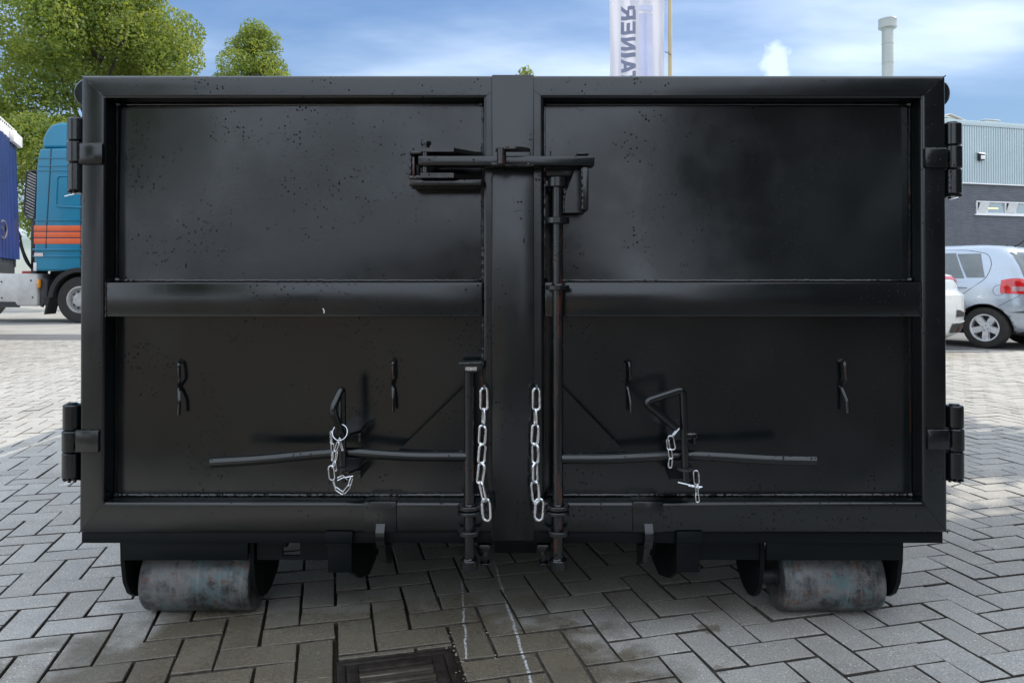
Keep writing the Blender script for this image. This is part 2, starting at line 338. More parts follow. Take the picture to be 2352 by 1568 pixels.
# ------------------------------------------------------------------ mesh helpers
class MB:
    def __init__(s): s.v = []; s.f = []; s.mi = []
    def add(s, vs, fs, mi=0):
        o = len(s.v); s.v += [tuple(v) for v in vs]; s.f += [tuple(i + o for i in f) for f in fs]; s.mi += [mi] * len(fs); return s
    def box(s, x0, x1, y0, y1, z0, z1, bev=0, mi=0):
        if x1 < x0: x0, x1 = x1, x0
        if y1 < y0: y0, y1 = y1, y0
        if z1 < z0: z0, z1 = z1, z0
        bm = bmesh.new()
        mt = Matrix.Translation(((x0 + x1) / 2, (y0 + y1) / 2, (z0 + z1) / 2)) @ Matrix.Diagonal((x1 - x0, y1 - y0, z1 - z0, 1))
        bmesh.ops.create_cube(bm, size=1, matrix=mt)
        if bev: bmesh.ops.bevel(bm, geom=bm.edges[:], offset=bev, segments=2, affect='EDGES', profile=.5)
        bm.verts.ensure_lookup_table()
        s.add([v.co[:] for v in bm.verts], [[v.index for v in f.verts] for f in bm.faces], mi); bm.free(); return s
    def tube(s, path, r, n=12, closed=False, cap=True, mi=0):
        P = [Vector(p) for p in path]; N = len(P); rr = r if isinstance(r, (list, tuple)) else [r] * N
        T = []
        for i in range(N):
            a = P[(i - 1) % N] if (closed or i > 0) else P[i]; b = P[(i + 1) % N] if (closed or i < N - 1) else P[i]
            T.append((b - a).normalized())
        up = Vector((0, 0, 1)) if abs(T[0].z) < .9 else Vector((0, 1, 0))
        u = T[0].cross(up).normalized(); rings = []; vs = []
        for i in range(N):
            u = (u - T[i] * u.dot(T[i])).normalized(); w = T[i].cross(u)
            for j in range(n):
                a = 2 * math.pi * j / n; vs.append(P[i] + (u * math.cos(a) + w * math.sin(a)) * rr[i])
        fs = []
        for i in range(N if closed else N - 1):
            k = (i + 1) % N
            for j in range(n): fs.append((i * n + j, i * n + (j + 1) % n, k * n + (j + 1) % n, k * n + j))
        if cap and not closed: fs += [tuple(range(n))[::-1], tuple(range((N - 1) * n, N * n))]
        return s.add(vs, fs, mi)
    def cyl(s, a, b, r, n=20, mi=0, bev=0):
        a, b = Vector(a), Vector(b)
        if bev:
            d = (b - a).normalized() * bev
            return s.tube([a, a + d, b - d, b], [r - bev, r, r, r - bev], n, mi=mi)
        return s.tube([a, b], r, n, mi=mi)
    def prism(s, poly, axis, a, b, mi=0):
        """poly of 2-D points extruded along axis ('x','y','z') from a to b"""
        def P(p, t): return {'x': (t, p[0], p[1]), 'y': (p[0], t, p[1]), 'z': (p[0], p[1], t)}[axis]
        n = len(poly); vs = [P(p, a) for p in poly] + [P(p, b) for p in poly]
        fs = [tuple(range(n))[::-1], tuple(range(n, 2 * n))] + [(i, (i + 1) % n, n + (i + 1) % n, n + i) for i in range(n)]
        return s.add(vs, fs, mi)
    def lathe(s, prof, c, axis='y', n=32, mi=0):
        """prof: (radius, t) closed or open profile about axis through c"""
        vs = []; m = len(prof)
        for j in range(n):
            a = 2 * math.pi * j / n
            for r, t in prof:
                q = {'y': (r * math.cos(a), t, r * math.sin(a)), 'z': (r * math.cos(a), r * math.sin(a), t), 'x': (t, r * math.cos(a), r * math.sin(a))}[axis]
                vs.append((c[0] + q[0], c[1] + q[1], c[2] + q[2]))
        fs = [(j * m + i, j * m + i + 1, ((j + 1) % n) * m + i + 1, ((j + 1) % n) * m + i) for j in range(n) for i in range(m - 1)]
        return s.add(vs, fs, mi)
    def grid(s, fn, nu, nv, mi=0):
        vs = [fn(i / nu, j / nv) for j in range(nv + 1) for i in range(nu + 1)]
        fs = [(j * (nu + 1) + i, j * (nu + 1) + i + 1, (j + 1) * (nu + 1) + i + 1, (j + 1) * (nu + 1) + i) for j in range(nv) for i in range(nu)]
        return s.add(vs, fs, mi)
    def build(s, name, mats, parent=None, local=False, smooth=True, auto=35, origin=None):
        me = bpy.data.meshes.new(name)
        off = Vector((0, 0, 0))
        if parent is not None and not local: off = wloc(parent)
        if origin is not None: off = Vector(origin)
        me.from_pydata([(v[0] - off[0], v[1] - off[1], v[2] - off[2]) for v in s.v], [], s.f)
        for m in (mats if isinstance(mats, (list, tuple)) else [mats]): me.materials.append(m)
        if any(s.mi): me.polygons.foreach_set('material_index', s.mi)
        bm = bmesh.new(); bm.from_mesh(me); bmesh.ops.recalc_face_normals(bm, faces=bm.faces[:])
        if smooth:
            la = R(auto)
            for f in bm.faces: f.smooth = True
            for e in bm.edges:
                if len(e.link_faces) != 2 or e.calc_face_angle(9) > la: e.smooth = False
        bm.to_mesh(me); bm.free()
        o = bpy.data.objects.new(name, me); COL.objects.link(o)
        if parent is not None: o.parent = parent
        if origin is not None: o.location = off - (wloc(parent) if parent is not None else Vector((0, 0, 0)))
        return o
def wloc(o):
    l = Vector(o.location); p = o.parent
    while p is not None: l += Vector(p.location); p = p.parent
    return l
def tag(o, label=None, cat=None, group=None, kind=None):
    if label: o['label'] = label
    if cat: o['category'] = cat
    if group: o['group'] = group
    if kind: o['kind'] = kind
    return o
def thing(name, label, cat, loc=(0, 0, 0), rz=0, group=None):
    o = bpy.data.objects.new(name, None); COL.objects.link(o); o.empty_display_size = .1
    o.location = loc; o.rotation_euler = (0, 0, rz)
    return tag(o, label, cat, group)
def kids(o): return [c for c in bpy.data.objects if c.parent == o]
def FX(px, d): return (px - CX) * d / FOC            # metres from measurements taken on the photograph at depth d
def FZ(py, d): return 1.0 + (HZ - py) * d / FOC
def F3(px, py, d): return (FX(px, d), d, FZ(py, d))
def round_path(pts, r, seg=5, closed=False):
    P = [Vector(p) for p in pts]; out = []; n = len(P)
    for i, p in enumerate(P):
        if not closed and i in (0, n - 1): out.append(p); continue
        a = (P[(i - 1) % n] - p); b = (P[(i + 1) % n] - p); q = min(r, a.length * .45, b.length * .45)
        s0 = p + a.normalized() * q; s1 = p + b.normalized() * q
        for j in range(seg + 1):
            t = j / seg; out.append(s0 * (1 - t) ** 2 + p * 2 * t * (1 - t) + s1 * t * t)
    return out

# ------------------------------------------------------------------ ground
ANG = R(14); UA = Vector((math.cos(ANG), math.sin(ANG))); UB = Vector((-math.sin(ANG), math.cos(ANG)))
PITCH = .1035; ORG = Vector((.991, 2.125)) - UB * PITCH
def lat(u, v): p = ORG + UA * (u * PITCH) + UB * (v * PITCH); return p.x, p.y
def tolat(x, y): q = Vector((x, y)) - ORG; return q.dot(UA) / PITCH, q.dot(UB) / PITCH
def sheet(name, x0, x1, y0, y1, z, mat, kind='structure', parent=None):
    b = MB().add([(x0, y0, z), (x1, y0, z), (x1, y1, z), (x0, y1, z)], [(0, 1, 2, 3)])
    return tag(b.build(name, mat, parent, smooth=False), kind=kind)
YL, YR = 12.3, 10.45
bed = sheet('paving', -40, 40, -60, YR, -.0085, M_JOINT)
bed2 = sheet('paving', -40, -.5, YR, YL, -.0085, M_JOINT)
sheet('parking_lot', -.5, 60, YR, 40, -.002, M_ASPH)
sheet('grey_strip', -40, -.5, YL, 13.55, -.003, M_STRIP)  # darker grey band of ground beyond the paving blocks
sheet('pavement', -60, -.5, 13.55, 16.3, -.003, M_LIGHTP)
sheet('road', -60, -.5, 16.3, 40, -.004, M_LIGHTP)
sheet('ground', -1500, 1500, 40, 3000, -.01, M_LIGHTP)
# drain rectangle in lattice units (cells)
GU, GV = tolat(-.460, 1.947)          # its far left corner
GW = .300 / PITCH
G0, G1, G2, G3 = GU, GU + GW, GV - GW, GV
def cut(r):
    u0, u1, v0, v1 = r; m = .06
    if u1 <= G0 - m or u0 >= G1 + m or v1 <= G2 - m or v0 >= G3 + m: return r
    c = [(u0, min(u1, G0 - m), v0, v1), (max(u0, G1 + m), u1, v0, v1), (u0, u1, v0, min(v1, G2 - m)), (u0, u1, max(v0, G3 + m), v1)]
    c = [q for q in c if q[1] - q[0] > .12 and q[3] - q[2] > .12]
    return max(c, key=lambda q: (q[1] - q[0]) * (q[3] - q[2])) if c else None
rb = random.Random(3)
def paver_geo(r, cx, cy, world=True):
    """12-vertex block: chamfered top and side skirt, tiny random tilt and inset"""
    j = .034 + rb.uniform(0, .014); u0, u1, v0, v1 = r; u0 += j; u1 -= j; v0 += j; v1 -= j
    dz = rb.gauss(0, .0009); tx, ty = rb.gauss(0, .009), rb.gauss(0, .009); ro = rb.gauss(0, .009)
    cj = [(rb.gauss(0, .010), rb.gauss(0, .010)) for _ in range(4)]
    um, vm = (u0 + u1) / 2, (v0 + v1) / 2; vs = []
    for (ins, z) in ((0, -.05), (0, -.0014), (.018, 0)):
        for (a, c), jt in zip(((u0 + ins, v0 + ins), (u1 - ins, v0 + ins), (u1 - ins, v1 - ins), (u0 + ins, v1 - ins)), cj):
            a += jt[0]; c += jt[1]
            ca, cc = a - um, c - vm; a2 = um + ca - cc * ro; c2 = vm + cc + ca * ro
            x, y = lat(a2, c2); zz = z + dz + (ca * tx + cc * ty) * PITCH
            vs.append((x - cx, y - cy, min(zz, .003)))
    fs = [(8, 9, 10, 11)]
    for k in (0, 4):
        for i in range(4): fs.append((k + i, k + (i + 1) % 4, k + 4 + (i + 1) % 4, k + 4 + i))
    return vs, fs
cells = []
for i in range(-135, 125):
    for jj in range(-60, 150):
        m = (i - jj) % 4
        if m == 0: r = (i, i + 2, jj, jj + 1)
        elif m == 3: r = (i, i + 1, jj, jj + 2)
        else: continue
        um, vm = (r[0] + r[1]) / 2, (r[2] + r[3]) / 2; x, y = lat(um, vm)
        if y < .25 or abs(x) > 10 + 0 * y: continue
        if y > (YR if x > -.5 else YL) - .12: continue
        cells.append((r, x, y))
def seen(x, y):
    if y < 1.6: return -1
    px = CX + x * FOC / y; py = HZ + FOC / y
    if px < -40 or px > 2392 or py > 1600: return -1
    if 183 < px < 2175 and py < 1235: return -1
    return 1 / y
cells.sort(key=lambda c: -seen(c[1], c[2]))
rest = MB(); near = 0
for r, x, y in cells:
    r2 = cut(r)
    if r2 is None: continue
    if near < 300 and seen(x, y) > 0:
        vs, fs = paver_geo(r2, x, y)
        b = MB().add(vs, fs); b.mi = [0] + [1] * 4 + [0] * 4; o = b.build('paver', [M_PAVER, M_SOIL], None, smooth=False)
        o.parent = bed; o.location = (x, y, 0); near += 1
    else:
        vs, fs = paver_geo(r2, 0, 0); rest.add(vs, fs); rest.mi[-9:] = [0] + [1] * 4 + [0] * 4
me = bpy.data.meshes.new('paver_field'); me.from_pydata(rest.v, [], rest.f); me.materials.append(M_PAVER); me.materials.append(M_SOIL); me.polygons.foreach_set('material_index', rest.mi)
o = bpy.data.objects.new('paver_field', me); COL.objects.link(o); o.parent = bed; o['kind'] = 'stuff'

# cast-iron street drain
def drain():
    gx, gy = lat((G0 + G1) / 2, (G2 + G3) / 2)
    t = thing('drain_grate', 'rusty cast iron drain grate with long slots sunk in the wet paving', 'drain', (gx, gy, 0), ANG)
    h = .150
    f = MB()
    for (a, b, c, d) in ((-h, h, h - .020, h), (-h, h, -h, -h + .020), (-h, -h + .020, -h + .020, h - .020), (h - .020, h, -h + .020, h - .020)):
        f.box(a, b, c, d, -.06, -.0015, .002)
    f.build('frame', M_IRON, t, local=True)
    p = MB(); g = h - .024
    p.box(-g, -g + .030, -g, g, -.030, -.003, .003).box(g - .030, g, -g, g, -.030, -.003, .003)
    p.box(-g + .030, g - .030, g - .030, g, -.030, -.003, .003).box(-g + .030, g - .030, -g, -g + .024, -.030, -.003, .003)
    p.build('grate', M_IRON, t, local=True)
    y = g - .030 - .017
    while y - .018 > -g + .03:
        bb = MB().box(-g + .030, g - .030, y - .019, y, -.030, -.0016, .005); bb.build('bar', M_IRONW, t, local=True); y -= .040
    MB().box(-h + .03, h - .03, -h + .03, h - .03, -.12, -.013).build('sump', simple('wet_silt', (.012, .010, .008), .35, 0, .4, 40, .6, 120), t, local=True)
drain()
pb = MB()
for _ in range(110):
    a = rb.random()
    if a < .6: u, v = G1 + .16 + rb.gauss(0, .16), rb.uniform(G2, G3 + .9)
    else: u, v = G1 + 1.0 + rb.gauss(0, .10), rb.uniform(G2, G3 + 1.6)
    x, y = lat(u, v); s_ = rb.uniform(.0012, .0040); bm = bmesh.new()
    bmesh.ops.create_icosphere(bm, subdivisions=1, radius=s_)
    for q in bm.verts: q.co *= rb.uniform(.7, 1.15)
    pb.add([(q.co.x + x, q.co.y + y, q.co.z * .7 - .003) for q in bm.verts], [[w.index for w in f.verts] for f in bm.faces]); bm.free()
tag(pb.build('gravel', M_GRAVEL, None, smooth=False), 'loose pebbles and dirt in the open joint beside the drain', 'gravel', kind='stuff')

# ------------------------------------------------------------------ the roll-off container
D = 2.09; DP = 2.15
def fx(p): return FX(p, D)
def fz(p): return FZ(p, D)
CON = thing('roll_off_container', 'black steel roll-off container with wet double doors standing on the paving', 'container', (0, D, 0))
def part(b, name, mat, parent=None, **k): return b.build(name, mat, parent or CON, **k)

def frame_piece(b, O, I, side, front, back, r=.010):
    """one mitred tube of a rectangular frame; O and I are (x0,x1,z0,z1)"""
    oc = [(O[0], O[2]), (O[1], O[2]), (O[1], O[3]), (O[0], O[3])]; ic = [(I[0], I[2]), (I[1], I[2]), (I[1], I[3]), (I[0], I[3])]
    a, c = side, (side + 1) % 4
    wd = min(math.dist(oc[a], ic[a]), math.dist(oc[c], ic[c])) / 1.41
    q = r / wd
    prof = [(0, back), (0, front + r)] + [(q * (1 - math.cos(t)), front + r * (1 - math.sin(t))) for t in (.4, .8, 1.2)] + [(q, front)]
    prof += [(1 - q, front)] + [(1 - q * (1 - math.cos(t)), front + r * (1 - math.sin(t))) for t in (1.2, .8, .4)] + [(1, front + r), (1, back)]
    vs = []
    ends = []
    for kk in (a, c):
        for s_, y in prof:
            x = oc[kk][0] + (ic[kk][0] - oc[kk][0]) * s_; z = oc[kk][1] + (ic[kk][1] - oc[kk][1]) * s_
            vs.append([x, y, z])
    m = len(prof)
    ex = Vector((oc[c][0] - oc[a][0], 0, oc[c][1] - oc[a][1])).normalized() * .0007
    for i in range(m):
        for d_ in range(3): vs[i][d_] += ex[d_]; vs[m + i][d_] -= ex[d_]
    fs = [(i, i + 1, m + i + 1, m + i) for i in range(m - 1)] + [tuple(range(m)), tuple(range(m, 2 * m))[::-1]]
    b.add(vs, fs)
def bead(b, p0, p1, r, seed, step=.0045, jit=.22):
    r = r * .72
    P0, P1 = Vector(p0), Vector(p1); n = max(3, int((P1 - P0).length / step)); q = random.Random(seed); pts = []; rr = []
    for i in range(n + 1):
        p = P0.lerp(P1, i / n); pts.append(p + Vector((q.uniform(-1, 1), q.uniform(-1, 1), q.uniform(-1, 1))) * r * .22); rr.append(r * (1 + q.uniform(-jit, jit)))
    b.tube(pts, rr, 6)

ZT, ZB = fz(172), fz(1222)
IT, IB = fz(225), fz(1152)
MR0, MR1 = fz(728), fz(648)
def make_door(sg):
    xo = fx(183) if sg < 0 else fx(1178) + .003; x1 = fx(1178) - .003 if sg < 0 else fx(2175)
    O = (xo, x1, ZB, ZT); I = (fx(240), fx(1110), IB, IT) if sg < 0 else (fx(1250), fx(2118), IB, IT)
    f = MB()
    for s_ in range(4): frame_piece(f, O, I, s_, D, D + .085)
    door = part(f, 'door', M_PAINT)
    a0, a1 = I[0], I[1]
    q = random.Random(11 + sg)
    def bulge(z0, z1, amp, sd):
        def fn(u, v):
            x = a0 - .01 + (a1 - a0 + .02) * u; z = z0 + (z1 - z0) * v
            y = DP + .004 * (mnoise.noise(Vector((x * 1.6 + sd, z * 2.0, sd))) ) * amp + .003 * amp * math.sin(math.pi * u) * math.sin(math.pi * v)
            return (x, y, z)
        return fn
    part(MB().grid(bulge(MR1 - .02, IT + .012, 2.4, 1.3 + sg), 60, 30), 'panel', M_PAINTP, door)
    part(MB().grid(bulge(IB - .012, MR0 + .02, 2.4, 5.1 + sg), 60, 30), 'panel', M_PAINTP, door)
    rl = MB().box(a0 + .001, a1 - .001, D + .004, DP + .03, MR0, MR1, .006)
    part(rl, 'middle_rail', M_PAINT, door)
    w = MB(); e = DP - .002
    bead(w, (a0, e, MR1 + .004), (a1, e, MR1 + .004), .0052, 1 + sg)
    bead(w, (a0, e, IB + .004), (a1, e, IB + .004), .0055, 5 + sg)
    xs = a0 + .004 if sg < 0 else a1 - .004
    bead(w, (xs, e, IB), (xs, e, IT), .0042, 9 + sg, .008)
    xs2 = a1 - .004 if sg < 0 else a0 + .004
    bead(w, (xs2, e, IB), (xs2, e, IT), .0040, 19 + sg, .008)
    bead(w, (a0, e, IT - .004), (a1, e, IT - .004), .0035, 29 + sg, .01)
    bead(w, (a0 + .002 if sg < 0 else a1 - .002, D + .006, MR0), (a0 + .002 if sg < 0 else a1 - .002, D + .006, MR1), .004, 31)
    for (c1, c2) in (((O[0] if sg < 0 else O[1], O[3]), (I[0] if sg < 0 else I[1], I[3])), ((O[0] if sg < 0 else O[1], O[2]), (I[0] if sg < 0 else I[1], I[2]))):
        bead(w, (c1[0], D + .002, c1[1]), (c2[0], D + .002, c2[1]), .0030, 41 + sg, .006, .25)
    for zc in (IT - .004, IB + .006, MR1 + .006):                     # weld lumps in the corners
        for xc in (a0 + .006, a1 - .006):
            w.tube([(xc - .007, e - .003, zc), (xc, e - .006, zc), (xc + .007, e - .003, zc)], [.004, .008, .004], 7)
    part(w, 'weld_bead', M_WELD, door)
    if sg < 0:
        w = MB(); bead(w, (a1 - .003, e - .004, IB + .25), (a1 - .003, e - .004, IT - .12), .0085, 91, .006); part(w, 'rusty_weld_bead', M_RUST, door)
    return door
DL = make_door(-1); DR = make_door(1)
# cover strip over the meeting stiles, riding on the left door
part(MB().box(fx(1130), fx(1226), D - .012, D - .0005, fz(1236), fz(173.5), .0025), 'cover_strip', M_PAINT, DL)
w = MB(); bead(w, (fx(1129.5), D - .004, fz(1230)), (fx(1129.5), D - .004, fz(176)), .0022, 77, .01); part(w, 'weld_bead', M_WELD, DL)
# clasp plates wrapped over the bottom rails
part(MB().box(fx(838), fx(912), D - .006, D + .05, fz(1219), fz(1149), .003), 'clasp_plate', M_PAINT, DL)
part(MB().box(fx(1452), fx(1522), D - .006, D + .05, fz(1219), fz(1149), .003), 'clasp_plate', M_PAINT, DR)

# hinges
def hinge(px0, px1, py0, py1, c1, c2, arm, door, sg, tilt=0):
    xc = (fx(px0) + fx(px1)) / 2; r = abs(fx(px1) - fx(px0)) / 2; yc = D + .022
    for n_, (a, b_) in enumerate(((py0, c1), (c1, c2), (c2, py1))):
        rr = r * (1.03 if n_ == 1 else .98)
        t = tilt * ((a + b_) / 2 - (py0 + py1) / 2) / (py1 - py0)
        barrel = MB().cyl((xc + t, yc, fz(b_) + .0008), (xc + t, yc, fz(a) - .0008), rr, 24, bev=.003)
        part(barrel, 'hinge_barrel', M_PAINT, door if n_ == 1 else CON)
    pn = MB().cyl((xc, yc, fz(py1) - .006), (xc, yc, fz(py0) + .003), r * .55, 16)
    for i in range(9):
        a = i * .7; pn.tube([(xc + math.cos(a) * r * .8, yc + math.sin(a) * r * .8, fz(py1)), (xc + math.cos(a) * r * .75, yc + math.sin(a) * r * .75, fz(py1) - random.uniform(.004, .010))], .005, 6)
    part(pn, 'hinge_pin', M_WELD)
    a0, a1, z0, z1 = arm
    ar = MB().box(fx(a0), fx(a1), D - .011, D + .045, fz(z1), fz(z0), .003)
    xs = fx(a0) if sg < 0 else fx(a1)
    bead(ar, (xs, D - .006, fz(z1)), (xs, D - .006, fz(z0)), .006, int(px0), .008)
    bead(ar, (fx(a0), D - .006, fz(z0)), (fx(a1), D - .006, fz(z0)), .003, int(px0) + 1, .007)
    part(ar, 'hinge_arm', M_PAINT, door)
    for (a, b_) in ((py0 + 8, c1 - 4), (c2 + 4, py1 - 8)):
        part(MB().box(xc, xc - sg * .045, D + .03, D + .055, fz(b_), fz(a), .002), 'hinge_lug', M_PAINT)
    st = MB().tube([(xc - sg * .004, yc - .012, fz(py1)), (xc + .2 * r, yc - .02, fz(py1) - .010), (xc - .9 * r, yc - .022, fz(py1) - .017)], .0018, 6)
    part(st, 'split_pin', M_GALV)
hinge(145, 188, 268, 437, 322, 372, (186, 238, 331, 378), DL, -1, .003)
hinge(136, 178, 930, 1100, 990, 1040, (180, 232, 988, 1036), DL, -1, -.003)
hinge(2178, 2219, 279, 445, 332, 386, (2122, 2172, 342, 386), DR, 1)
hinge(2181, 2221, 932, 1102, 985, 1038, (2125, 2174, 986, 1030), DR, 1)

# wire tie hooks
def tie_hook(px, y0, y1, door, sg=1):
    X = fx(px); z0, z1 = FZ(y0, DP), FZ(y1, DP); X = FX(px, DP); L = z0 - z1
    pts = [(X - .004, DP + .002, z0 - .006), (X + .002, DP - .012, z0 - .002), (X + .004 * sg, DP - .020, z0 - L * .08), (X + .007 * sg, DP - .022, z0 - L * .36), (X - .001 * sg, DP - .006, z0 - L * .47),
           (X - .003 * sg, DP + .000, z0 - L * .50), (X + .001 * sg, DP - .010, z0 - L * .57), (X + .008 * sg, DP - .024, z0 - L * .78), (X + .008 * sg, DP - .028, z1)]
    b = MB().tube(round_path(pts, .008, 3), .0052, 8)
    b.tube([(X - .008, DP, z0 - .004), (X, DP - .006, z0 - .002), (X + .009, DP, z0 - .005)], [.004, .008, .004], 7)
    part(b, 'tie_hook', M_WELD, door)
tie_hook(415, 828, 948, DL); tie_hook(904, 825, 941, DL, .4); tie_hook(1441, 826, 944, DR, .6); tie_hook(1930, 826, 944, DR)

# locking rods
def rod(px, py0, cap, collars, handle, gus, gside):
    dr = 2.058; X = FX(px, dr); r = 12.5 * dr / FOC
    b = MB().cyl((X, dr, FZ(1295, dr)), (X, dr, FZ(py0, dr)), r, 20)
    rodo = part(b, 'locking_rod', M_PAINTR)
    def ring(y0, y1, wpx, name='guide_ring'):
        q = MB().cyl((X, dr, FZ(y1, dr)), (X, dr, FZ(y0, dr)), wpx / 2 * dr / FOC, 24, bev=.0015)
        q.box(X - .012, X + .012, dr + .01, D + .03, FZ(y1, dr) + .001, FZ(y0, dr) - .001, .001)
        if y0 in (655, 1157): q.tube([(X + math.cos(a) * r * 1.03, dr + math.sin(a) * r * 1.03, FZ(y0, dr) + .001 + .001 * math.sin(a * 5)) for a in np.linspace(0, 6.28, 24, endpoint=False)], [.0032 + .0009 * math.sin(i * 2.1) for i in range(24)], 6, closed=True)
        part(q, name, M_PAINT, rodo)
    for c in collars: ring(*c)
    hp = [F3(*p) for p in handle]
    part(MB().tube(round_path(hp, .08, 6), 11.5 * dr / FOC, 16), 'handle', M_PAINT, rodo)
    gp = [(FX(p[0], 2.075), FZ(p[1], 2.075)) for p in gus]
    g = MB().prism(gp, 'y', 2.070, 2.078)
    bead(g, (gp[1][0], 2.072, gp[1][1]), (gp[2][0], 2.072, gp[2][1]), .0040, px, .006)
    bead(g, (gp[1][0], 2.072, gp[1][1]), (gp[0][0], 2.072, gp[0][1]), .0035, px + 1, .006)
    part(g, 'gusset', M_PAINTP, rodo)
    ft = MB().cyl((X, dr, FZ(1303, dr)), (X, dr, FZ(1281, dr)), 20 * dr / FOC, 24, bev=.002)
    ft.tube([(X + math.cos(a) * r * 1.05, dr + math.sin(a) * r * 1.05, FZ(1280, dr) + .001 * math.sin(a * 4)) for a in np.linspace(0, 6.28, 24, endpoint=False)], [.004 + .001 * math.sin(i * 1.7) for i in range(24)], 6, closed=True)
    part(ft, 'foot', M_PAINT, rodo)
    return rodo
RL = rod(1078, 846, None, [(1157, 1166, 54), (1170, 1178, 54), (1214, 1224, 54)],
    [(1072, 1047, 2.058), (960, 1047, 2.055), (880, 1043, 2.05), (800, 1036, 2.045), (690, 1045, 2.03), (590, 1055, 2.005), (485, 1061, 1.985)],
    [(1067, 888), (1067, 1036), (913, 1036)], -1)
RR = rod(1281, 420, None, [(408, 430, 46), (500, 514, 54), (655, 666, 54), (1157, 1166, 54), (1170, 1178, 54), (1214, 1224, 54)],
    [(1290, 1052, 2.058), (1400, 1052, 2.055), (1490, 1047, 2.05), (1570, 1043, 2.045), (1660, 1047, 2.03), (1770, 1054, 2.005), (1873, 1056, 1.985)],
    [(1293, 890), (1293, 1041), (1440, 1041)], 1)
# the left rod's plated head
dr = 2.058; X = FX(1078, dr)
hd = MB().prism([(FX(1055, dr), FZ(833, dr)), (FX(1107, dr), FZ(831, dr)), (FX(1107, dr), FZ(842, dr)), (FX(1094, dr), FZ(852, dr)), (FX(1066, dr), FZ(852, dr)), (FX(1054, dr), FZ(842, dr))], 'y', dr - .022, D + .01)
bead(hd, (FX(1056, dr), dr - .02, FZ(833, dr)), (FX(1106, dr), dr - .02, FZ(831, dr)), .004, 8, .006)
part(hd, 'rod_head', M_PAINT, RL)
part(MB().box(FX(1070, dr), FX(1096, dr), dr - .025, dr - .0225, FZ(848, dr), FZ(840, dr)), 'bare_patch', M_GALV, RL)

# top latch
dl = 2.02
lb = MB().box(FX(960, dl), FX(1366, dl), dl, dl + .055, FZ(380, dl), FZ(357.5, dl), .0035)
LATCH = part(lb, 'latch_bar', M_PAINT)
cp = MB().cyl((FX(1152, 2.0), 2.006, FZ(376, 2.0)), (FX(1152, 2.0), 2.006, FZ(340, 2.0)), .0125, 18)
zc = FZ(342.5, 2.0); xa, xb = FX(1137, 2.0), FX(1219, 2.0); el = []
for i in range(17):
    a = math.pi * i / 16; el.append(((xa + xb) / 2 - math.cos(a) * (xb - xa) / 2, 2.045 - .055 * math.sin(a) ** .8))
cp.prism(el, 'z', zc, zc + .006)
bead(cp, (FX(1130, dl), dl - .002, FZ(377, dl)), (FX(1225, dl), dl + .004, FZ(378, dl)), .006, 55, .008, .5)
part(cp, 'latch_catch', M_PAINTR, LATCH)
br = MB()
for z0, z1 in ((339, 348), (397, 408)):
    br.prism([(FX(965, 2.03), 2.03), (FX(1042, 2.03), 2.03), (FX(1088, 2.08), 2.09), (FX(1108, 2.1), 2.10), (FX(1108, 2.1), DP + .002), (FX(965, 2.1), DP + .002)], 'z', FZ(z1, 2.03), FZ(z0, 2.03))
br.box(FX(942, 2.07), FX(953, 2.07), 2.065, DP, FZ(420, 2.07), FZ(346, 2.07), .002)
br.box(FX(942, 2.05), FX(1106, 2.05), 2.05, DP, FZ(426, 2.05), FZ(412, 2.05), .003)
br.box(FX(940, 2.05), FX(974, 2.05), 2.05, DP, FZ(354, 2.05), FZ(346, 2.05), .002)
bead(br, (FX(942, 2.05), 2.05, FZ(408, 2.05)), (FX(975, 2.05), 2.048, FZ(406, 2.05)), .006, 60)
bead(br, (FX(941, 2.06), 2.06, FZ(410, 2.06)), (FX(944, 2.06), 2.06, FZ(350, 2.06)), .005, 61, .007, .5)
bead(br, (FX(938, 2.09), DP - .004, FZ(428, 2.13)), (FX(1106, 2.09), DP - .004, FZ(428, 2.13)), .006, 62)
part(br, 'latch_bracket', M_PAINTR, DL)
lp = MB().cyl((FX(978, 2.045), 2.045, FZ(404, 2.045)), (FX(978, 2.045), 2.045, FZ(330, 2.045)), .0105, 16).cyl((FX(978, 2.045), 2.045, FZ(333, 2.045)), (FX(978, 2.045), 2.045, FZ(325, 2.045)), .0145, 16, bev=.001)
part(lp, 'latch_pin', M_PAINT, LATCH)
rbk = MB().prism([(FX(1322, 2.08), FZ(384, 2.08)), (FX(1342, 2.08), FZ(384, 2.08)), (FX(1342, 2.08), FZ(488, 2.08)), (FX(1291, 2.08), FZ(489, 2.08)), (FX(1291, 2.08), FZ(440, 2.08)), (FX(1303, 2.08), FZ(436, 2.08))], 'y', 2.078, 2.088)
rbk.box(FX(1338, 2.03), FX(1352, 2.03), 2.03, DP, FZ(482, 2.03), FZ(381, 2.03), .002)
bead(rbk, (FX(1338, 2.03), 2.032, FZ(480, 2.03)), (FX(1337, 2.03), 2.032, FZ(385, 2.03)), .0045, 63)
bead(rbk, (FX(1293, 2.07), 2.074, FZ(487, 2.07)), (FX(1297, 2.07), 2.07, FZ(436, 2.07)), .006, 64)
rbk.box(FX(1325, 2.03), FX(1352, 2.03), 2.025, 2.06, FZ(357, 2.03) + .002, FZ(353, 2.03) + .002, .001)
rbk.box(FX(1255, 2.1), FX(1325, 2.1), 2.095, 2.104, FZ(404, 2.1), FZ(381, 2.1), .001)
part(rbk, 'latch_support', M_PAINT, DR)

